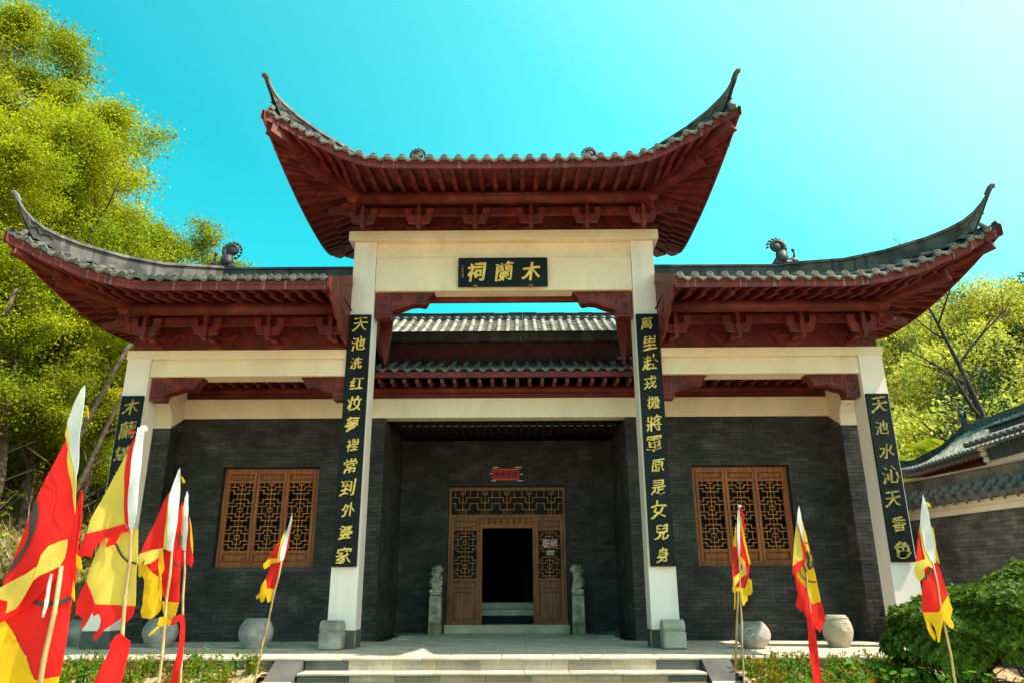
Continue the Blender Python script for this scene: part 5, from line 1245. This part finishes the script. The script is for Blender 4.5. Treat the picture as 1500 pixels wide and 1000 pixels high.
def flag(label, y, pole, prad, parts, knob=None, fold=(.02, .2, 0), tops=None):
    yb = y; top = at(*pole[0], y); bot = at(*pole[1], y); zg = (-.62 if y < -5.4 else -.20-.36*min(1, (-1.93-y)/3.6))-.08
    d = Vector(bot)-Vector(top); base = Vector(top)+d*((top[2]-zg)/(top[2]-bot[2]))
    t = thing('flag', label, 'flag', tuple(base), None)
    mb = MB(); n = 9; pts = [Vector(top).lerp(base, i/n)+Vector((.006*math.sin(i*2.1), .0, 0)) for i in range(n+1)]
    P = []; Rr = []
    for i, p in enumerate(pts):
        P.append(p); Rr.append(prad*(.78+.22*i/n))
        if 0 < i < n: P[-1:] = [p-d.normalized()*.012, p, p+d.normalized()*.012]; r_ = Rr.pop(); Rr += [r_, r_*1.18, r_]
    mb.tube(P, Rr, 10); mb.build('pole', M['bamboo'], t, True)
    for nm, m, poly, dy in parts:
        f = (fold[0]*.50, fold[1]*1.7, fold[2]+y); cloth(nm, poly, y, M[m], t, dy, f)
    if knob: k = at(*knob, y); MB().blob(tuple(k), (prad*1.9, prad*1.9, prad*1.7), 10, .1).build('knob', M['fwhite'], t, True)
    return t
# y positions: about 3.5 m to 10 m from the camera
flag('largest flag, red with yellow edges and white sleeve, at the far left', -10.45, ((90, 828), (60, 1000)), .0135, [
 ('sleeve', 'fwhite', [(131, 567), (125, 573), (113, 594), (103, 618), (104, 639), (107, 661), (112, 685), (115, 703), (119, 685), (122, 646), (127, 603), (131, 574)], -.03),
 ('border', 'fyelp', [(102, 618), (97, 637), (102, 658), (101, 672), (103, 694), (109, 718), (112, 752), (115, 716), (115, 703), (111, 685), (106, 661), (104, 639)], -.022),
 ('cloth', 'fred', [(97, 637), (60, 716), (35, 780), (15, 828), (0, 862), (-25, 905), (-25, 925), (20, 900), (50, 880), (80, 850), (100, 830), (108, 800), (112, 752), (109, 718), (103, 694), (101, 672), (102, 658)], 0),
 ('border', 'fyelp', [(107, 790), (95, 793), (81, 800), (71.5, 813), (69, 827), (51, 840), (22, 853), (-5, 868), (-25, 878), (-25, 905), (-2, 893), (2, 885), (11, 877), (22, 880), (23, 888), (18, 897), (33, 890), (46, 873), (60, 850), (69, 843), (83, 837), (97, 829), (104, 816), (107, 800)], -.055),
 ('cloth', 'fred', [(118, 716), (112, 770), (110, 790), (105.6, 846), (100, 880), (94.6, 912), (86, 990), (60, 996), (48, 996), (33, 963), (17.6, 932), (-2, 897), (20, 870), (60, 835), (100, 795), (114, 716)], .02),
 ('border', 'fyel', [(-30, 880), (-2, 897), (17.6, 932), (33, 963), (48, 996), (86, 990), (82, 1025), (30, 1040), (-30, 1030)], .014),
 ('emblem', 'fblack', ribbon([(55, 733), (57, 752), (51, 776), (37, 803), (12, 836)], 6), -.006),
 ('emblem', 'fblack', ribbon([(45, 879), (54, 883), (66, 884.5), (84, 882), (101, 875)], 6), .010),
 ('ribbon', 'fyel', [(109, 811), (114, 815), (117, 833), (112, 834), (108, 828)], .01), ('ribbon', 'fyel', [(104, 850), (107, 870), (107, 880), (102, 872)], .01), ('ribbon', 'fyel', [(126, 592), (130, 604), (129, 612), (125, 606)], .01),
 ('cord', 'fwhite', [(81, 840), (84, 840), (77, 885), (71, 903), (68, 903), (73, 880)], -.03)], fold=(.018, .17, .4))
flag('yellow flag with red edges and knotted white sleeve, second from the left', -8.6, ((194, 775), (172, 1000)), .0165, [
 ('sleeve', 'fwhite', [(205, 627), (206, 633), (200, 655), (196, 690), (192.5, 722), (192.5, 770), (197.5, 781), (204, 760), (207.5, 722), (211, 672), (214.5, 637), (213, 626)], -.04),
 ('border', 'fred', [(205, 632), (197.5, 647), (191, 660), (186, 697), (184.5, 735), (186, 765), (193, 778), (192.5, 722), (196, 690), (200, 655)], -.03),
 ('tie', 'fred', [(192, 634), (205, 632), (204, 634.5), (193, 636)], -.03),
 ('cloth', 'fyelp', [(191, 660), (165, 702), (150, 732), (135, 762), (131, 782), (160, 774), (186, 767), (184.5, 735), (186, 697)], -.02),
 ('border', 'fred', [(131, 782), (125, 795), (119, 808), (122, 819), (128, 813), (133, 810), (139, 816), (142, 805), (145, 794), (150, 789), (157, 786), (162, 789), (163, 795), (158, 801), (170, 797), (180, 780), (193, 778), (186, 767), (160, 774)], -.032),
 ('cloth', 'fyelp', [(150, 788), (142, 810), (133, 832), (128, 850), (141, 884), (198, 887), (201, 840), (204, 775), (190, 772), (165, 784)], .0),
 ('border', 'fred', [(128, 850), (125, 855), (115, 872), (112, 880), (110, 899), (121, 905), (117, 923), (126, 915), (132, 906), (137, 896), (139, 902), (146, 898), (152, 892), (154, 908), (140, 928), (136, 934), (143, 937), (154, 922), (163, 908), (169, 893), (176, 905), (184, 911), (190, 906), (196, 899), (198, 887), (141, 884)], -.004),
 ('emblem', 'fblack', ribbon([(169, 795), (172, 804), (179, 814), (188, 822), (201, 825)], 3), -.008),
 ('wrap', 'fred', [(171, 930), (179, 926), (186, 932), (194, 938), (190, 944), (184, 958), (180, 1000), (141, 1000), (150, 985), (158, 965), (164, 950), (163, 944)], -.03)], knob=(210, 628), fold=(.022, .2, 1.2))
flag('red and yellow flag, tallest of the pair right of the far left pillar', -6.9, ((252, 803), (233, 1000)), .015, [
 ('sleeve', 'fwhite', [(265, 685), (262, 690), (256, 707), (251, 725), (249, 755), (247.5, 805), (256, 808), (260, 780), (264, 742), (266, 705)], -.035),
 ('border', 'fyelp', [(251, 722), (248, 742), (244, 780), (241, 803), (247.5, 805), (249, 755)], -.03),
 ('cloth', 'fred', [(250, 720), (240, 737), (225, 770), (207.5, 811), (225, 805), (241, 803), (244, 780), (248, 742)], -.02),
 ('border', 'fyelp', [(207.5, 811), (202, 822), (208, 828), (215, 819), (214, 827), (222, 825), (235, 815), (241, 805), (241, 802), (225, 805)], -.034),
 ('cloth', 'fred', [(215, 825), (222, 845), (226, 855), (242, 882), (262, 882), (264, 805), (265.5, 732), (256, 760), (240, 805), (225, 820)], .02),
 ('border', 'fyel', [(202, 825), (202, 843), (205, 845), (209, 842), (214, 855), (215, 867), (205, 895), (207, 904), (214, 892), (218, 880), (221, 906), (229, 900), (235, 892), (236, 875), (226, 853), (236, 846), (222, 838), (214, 824)], .004),
 ('border', 'fyel', [(236, 845), (243, 832), (241, 805), (236, 805), (234, 826), (237, 838), (235, 870), (238, 880), (240, 860)], -.038),
 ('border', 'fyel', [(236, 880), (262, 882), (259, 894), (257, 901), (249, 906), (245, 903), (239, 902), (237, 893)], .012),
 ('emblem', 'fblack', ribbon([(254, 822), (258, 827), (263, 830)], 2.5), .010), ('emblem', 'fblack', ribbon([(262, 778), (264.5, 785), (263, 800)], 2.5), .010), ('ribbon', 'fyel', [(265, 696), (269, 699), (272, 706), (268, 707)], -.01),
 ('tie', 'fyel', [(236, 903), (243, 902), (254, 909), (250, 916), (244, 912), (238, 917), (233, 914)], -.03), ('tie', 'fyel', [(234, 915), (220, 929), (222, 931), (236, 918)], -.03)], fold=(.02, .16, 2.0))
flag('slim red and yellow flag with red ribbon round its pole, behind the taller one', -6.2, ((271, 803), (265, 1000)), .014, [
 ('sleeve', 'fwhite', [(276, 719), (272.5, 730), (271, 755), (269, 805), (274.5, 807), (277.5, 775), (278, 726)], -.03),
 ('cloth', 'fred', [(272.5, 727), (266, 747), (264, 800), (266, 835), (272, 810), (271, 755)], -.01), ('border', 'fyelp', [(271, 737), (265.5, 752), (265, 800), (270, 802)], -.018),
 ('cloth', 'fred', [(278, 755), (282, 790), (284, 820), (281, 831), (276, 824), (270, 832), (268, 840), (271, 810), (275, 806)], .0), ('border', 'fyel', [(279, 757), (282.5, 780), (284, 810), (280.5, 800)], -.008),
 ('wrap', 'fred', [(270, 898), (262, 900), (254, 907), (250, 915), (258, 914), (264, 908), (266, 915), (265, 940), (261, 960), (254, 985), (249, 1005), (262, 1003), (270, 960), (273, 915)], -.03)], fold=(.02, .14, .7))
flag('small leaning red and yellow flag beside the drum in front of the left window', -4.0, ((413, 820), (372, 1000)), .0145, [
 ('sleeve', 'fwhite', [(429.7, 751.7), (428, 756), (418.5, 784), (412, 810), (410.7, 823), (416.7, 819), (422.4, 792), (429, 762)], -.035),
 ('border', 'fyelp', [(419, 775), (413, 789), (408, 815), (409, 823), (411, 823), (412, 810), (418.5, 784)], -.03),
 ('cloth', 'fred', [(413, 789), (403, 801), (394, 818), (408, 818), (410, 805)], -.02),
 ('border', 'fyel', [(394, 818), (387, 826), (388, 833), (392.5, 831), (399, 824.5), (409, 823), (408, 817)], -.034),
 ('cloth', 'fred', [(396, 828), (390, 845), (391, 861), (404, 862), (412, 831), (422, 800), (429, 761), (424, 780), (414, 815)], .0),
 ('border', 'fyel', [(390, 846), (383, 857), (381, 867), (374, 874), (377, 877), (381, 874), (382, 882), (387, 880), (390, 871), (392.5, 882), (396, 874), (400, 878), (404, 862), (391, 861)], -.006)], fold=(.02, .16, 2.9))
flag('red and yellow flag hanging limp before the right lattice window', -4.5, ((1082, 806), (1089.5, 1000)), .0135, [
 ('sleeve', 'fwhite', [(1081, 743), (1079, 749), (1078, 781), (1079, 806), (1080, 814), (1082, 808), (1082.5, 764)], -.05),
 ('border', 'fyel', [(1078, 765), (1074, 786), (1073, 798), (1078, 801)], -.02),
 ('cloth', 'fred', [(1083, 770), (1078, 790), (1073, 798), (1072.5, 847), (1075, 861), (1089, 861), (1096, 846), (1098, 825), (1091, 790), (1086, 765)], .0),
 ('border', 'fyel', [(1082, 747), (1086, 761), (1094, 801), (1099, 825), (1097, 826), (1090, 797), (1083, 766)], -.012),
 ('border', 'fyelp', [(1081.5, 812), (1086, 817), (1090, 822), (1092, 840), (1088, 843), (1083, 847), (1076, 857), (1072, 866), (1073, 846), (1082, 838), (1088.5, 831), (1086, 827), (1082, 823)], -.03),
 ('border', 'fyel', [(1072, 859), (1073, 866), (1076, 868), (1082, 864), (1085, 867), (1086.5, 884), (1089, 887), (1092, 881), (1096, 879), (1095, 871), (1099, 871), (1102, 866), (1100, 849), (1096, 846), (1091, 861), (1082, 860)], -.010),
 ('emblem', 'fblack', ribbon([(1075, 806), (1078, 812), (1075, 818)], 1.6), -.008), ('emblem', 'fblack', ribbon([(1074, 822), (1078, 820), (1081, 826), (1076, 832)], 1.6), -.008),
 ('ribbon', 'fred', [(1079, 742), (1084, 745), (1090, 755), (1089, 757), (1086, 756), (1091, 768), (1092, 779), (1088, 768), (1084, 752)], -.02), ('ribbon', 'fyel', [(1076, 866), (1078, 868), (1078, 890), (1076, 893)], .02)], fold=(.018, .12, .2))
t = thing('bamboo_pole', 'bare bamboo pole close behind the flag before the right window', 'pole', tuple(at(1077, 980, -4.2)))
a, c_ = at(1083, 741, -4.2), at(1077, 985, -4.2); MB().tube([a, (a+c_)/2+np.array([.01, 0, 0]), c_], [.010, .013, .015], 8).build('pole', M['bamboo'], t, True); MB().blob(tuple(a), .022, 8, .1).build('knob', M['fwhite'], t, True)
flag('yellow flag with black brush emblem and red pole wrap beside the tall tan drum', -4.6, ((1177, 815), (1202, 1000)), .0125, [
 ('sleeve', 'fwhite', [(1169, 740), (1166.5, 752), (1165.6, 765), (1170, 778), (1177, 800), (1174.5, 779), (1172, 752)], -.035),
 ('cloth', 'fyelp', [(1165.6, 767), (1163, 789), (1160, 829), (1178, 818), (1177, 803), (1169, 775)], -.02),
 ('border', 'fred', ribbon([(1165.6, 764), (1173, 784), (1177.5, 804), (1178.5, 820)], 3), -.03),
 ('border', 'fred', [(1160, 829), (1159, 838), (1164, 846), (1167, 849), (1165.6, 839), (1178, 825), (1178.5, 818), (1168, 822)], -.028),
 ('cloth', 'fyel', [(1172, 752), (1180.5, 781), (1190, 824.5), (1202.6, 880), (1190, 884), (1183, 865), (1179, 830), (1178, 811), (1174, 781)], .0),
 ('cloth', 'fyel', [(1166, 838), (1169, 847), (1180, 860), (1187, 880), (1190, 884), (1184, 860), (1179.5, 825)], .004),
 ('border', 'fred', [(1164, 841), (1168, 870), (1165.6, 887), (1170, 891), (1174, 895), (1176, 892), (1175, 877), (1184.5, 884), (1183, 900), (1182, 916), (1186, 917), (1190, 903), (1194, 919), (1201, 926), (1199, 914), (1197, 902), (1206, 913), (1210, 908), (1203, 889), (1202.6, 880), (1190, 884), (1187, 880), (1180, 860), (1169, 847)], -.004),
 ('emblem', 'fblack', ribbon([(1171, 830), (1172, 838), (1175, 844), (1181, 849), (1188, 851.5), (1195, 851.5)], 1.8), -.010),
 ('emblem', 'fblack', ribbon([(1180.5, 806), (1184.5, 816), (1182, 826), (1185, 833), (1190, 830), (1188, 822)], 2.6), -.012), ('emblem', 'fblack', ribbon([(1185, 808), (1189, 815), (1190, 824)], 2.2), -.012), ('emblem', 'fblack', ribbon([(1175.5, 822), (1178, 830), (1181, 838)], 2.4), -.014), ('emblem', 'fblack', ribbon([(1177, 793.5), (1183, 795)], 1.8), -.012),
 ('wrap', 'fred', [(1181, 908), (1190, 908), (1195, 940), (1204, 1003), (1190, 1003), (1184, 950)], -.03)], fold=(.018, .15, 1.5))
flag('red flag with yellow edges and white sleeve in front of the round bushes', -6.3, ((1366, 822), (1400, 1000)), .0125, [
 ('sleeve', 'fwhite', [(1348.6, 724), (1347, 748.6), (1346, 768), (1350, 785), (1353, 803.6), (1361, 821), (1369.5, 824), (1367, 797), (1359.6, 764), (1353, 735)], -.035),
 ('border', 'fyelp', [(1346, 768), (1345, 777), (1349, 800), (1353, 819), (1362, 826), (1358.5, 817), (1351, 792.6)], -.03),
 ('cloth', 'fred', [(1344.6, 775), (1341, 803.6), (1338.7, 822), (1354, 819), (1347.5, 792.6)], -.02),
 ('border', 'fyelp', [(1338.7, 822), (1336.5, 836.6), (1340, 845), (1345, 851), (1344.6, 845), (1351, 844), (1350, 833), (1356, 828), (1365, 832), (1362, 823), (1354, 818)], -.034),
 ('cloth', 'fred', [(1350, 832), (1351, 860), (1352, 896), (1374, 896), (1380.5, 883), (1389, 869.6), (1379, 836.6), (1370.6, 817), (1362, 815), (1354, 825)], .0),
 ('border', 'fyel', [(1359.6, 762), (1366, 777), (1371.7, 808), (1376, 826), (1371, 819), (1366, 795)], -.008),
 ('border', 'fyel', [(1352, 896), (1353, 900), (1356, 903), (1358.5, 920), (1364, 931), (1369.5, 938), (1370.6, 931), (1364, 915), (1362, 906), (1369, 918), (1374, 924.6), (1374, 940), (1377, 940), (1378, 922), (1380.5, 907), (1386, 913.6), (1391, 919), (1396, 920), (1397, 914), (1392.6, 905), (1396, 891.6), (1389, 870.7), (1380.5, 883), (1374, 896)], -.006),
 ('emblem', 'fblack', ribbon([(1351, 848), (1356, 844), (1360, 838), (1363, 831)], 4), -.012), ('ribbon', 'fyel', [(1354, 735), (1358, 736), (1362, 742), (1356, 741)], -.02), ('ribbon', 'fyel', [(1360, 768), (1365, 774), (1366, 781), (1361, 778)], -.02)], fold=(.02, .17, .1))

# a few fallen leaves on the terrace and the steps
n = 170; X = rng.uniform(-8.5, 8, n); Y = rng.uniform(-1.8, 3.8, n); V, F = leaves(np.stack([X, Y, np.full(n, .012)], 1), .045, up=6, asp=.5)
o = bpy.data.objects.new('fallen_leaves', mesh_np('fallen_leaves', V, F, M['lf_dry'])); _link(o, None, (0, 0, 0)); tag(o, 'tiny dry leaves scattered over the terrace paving', 'fallen leaves', None, 'stuff')
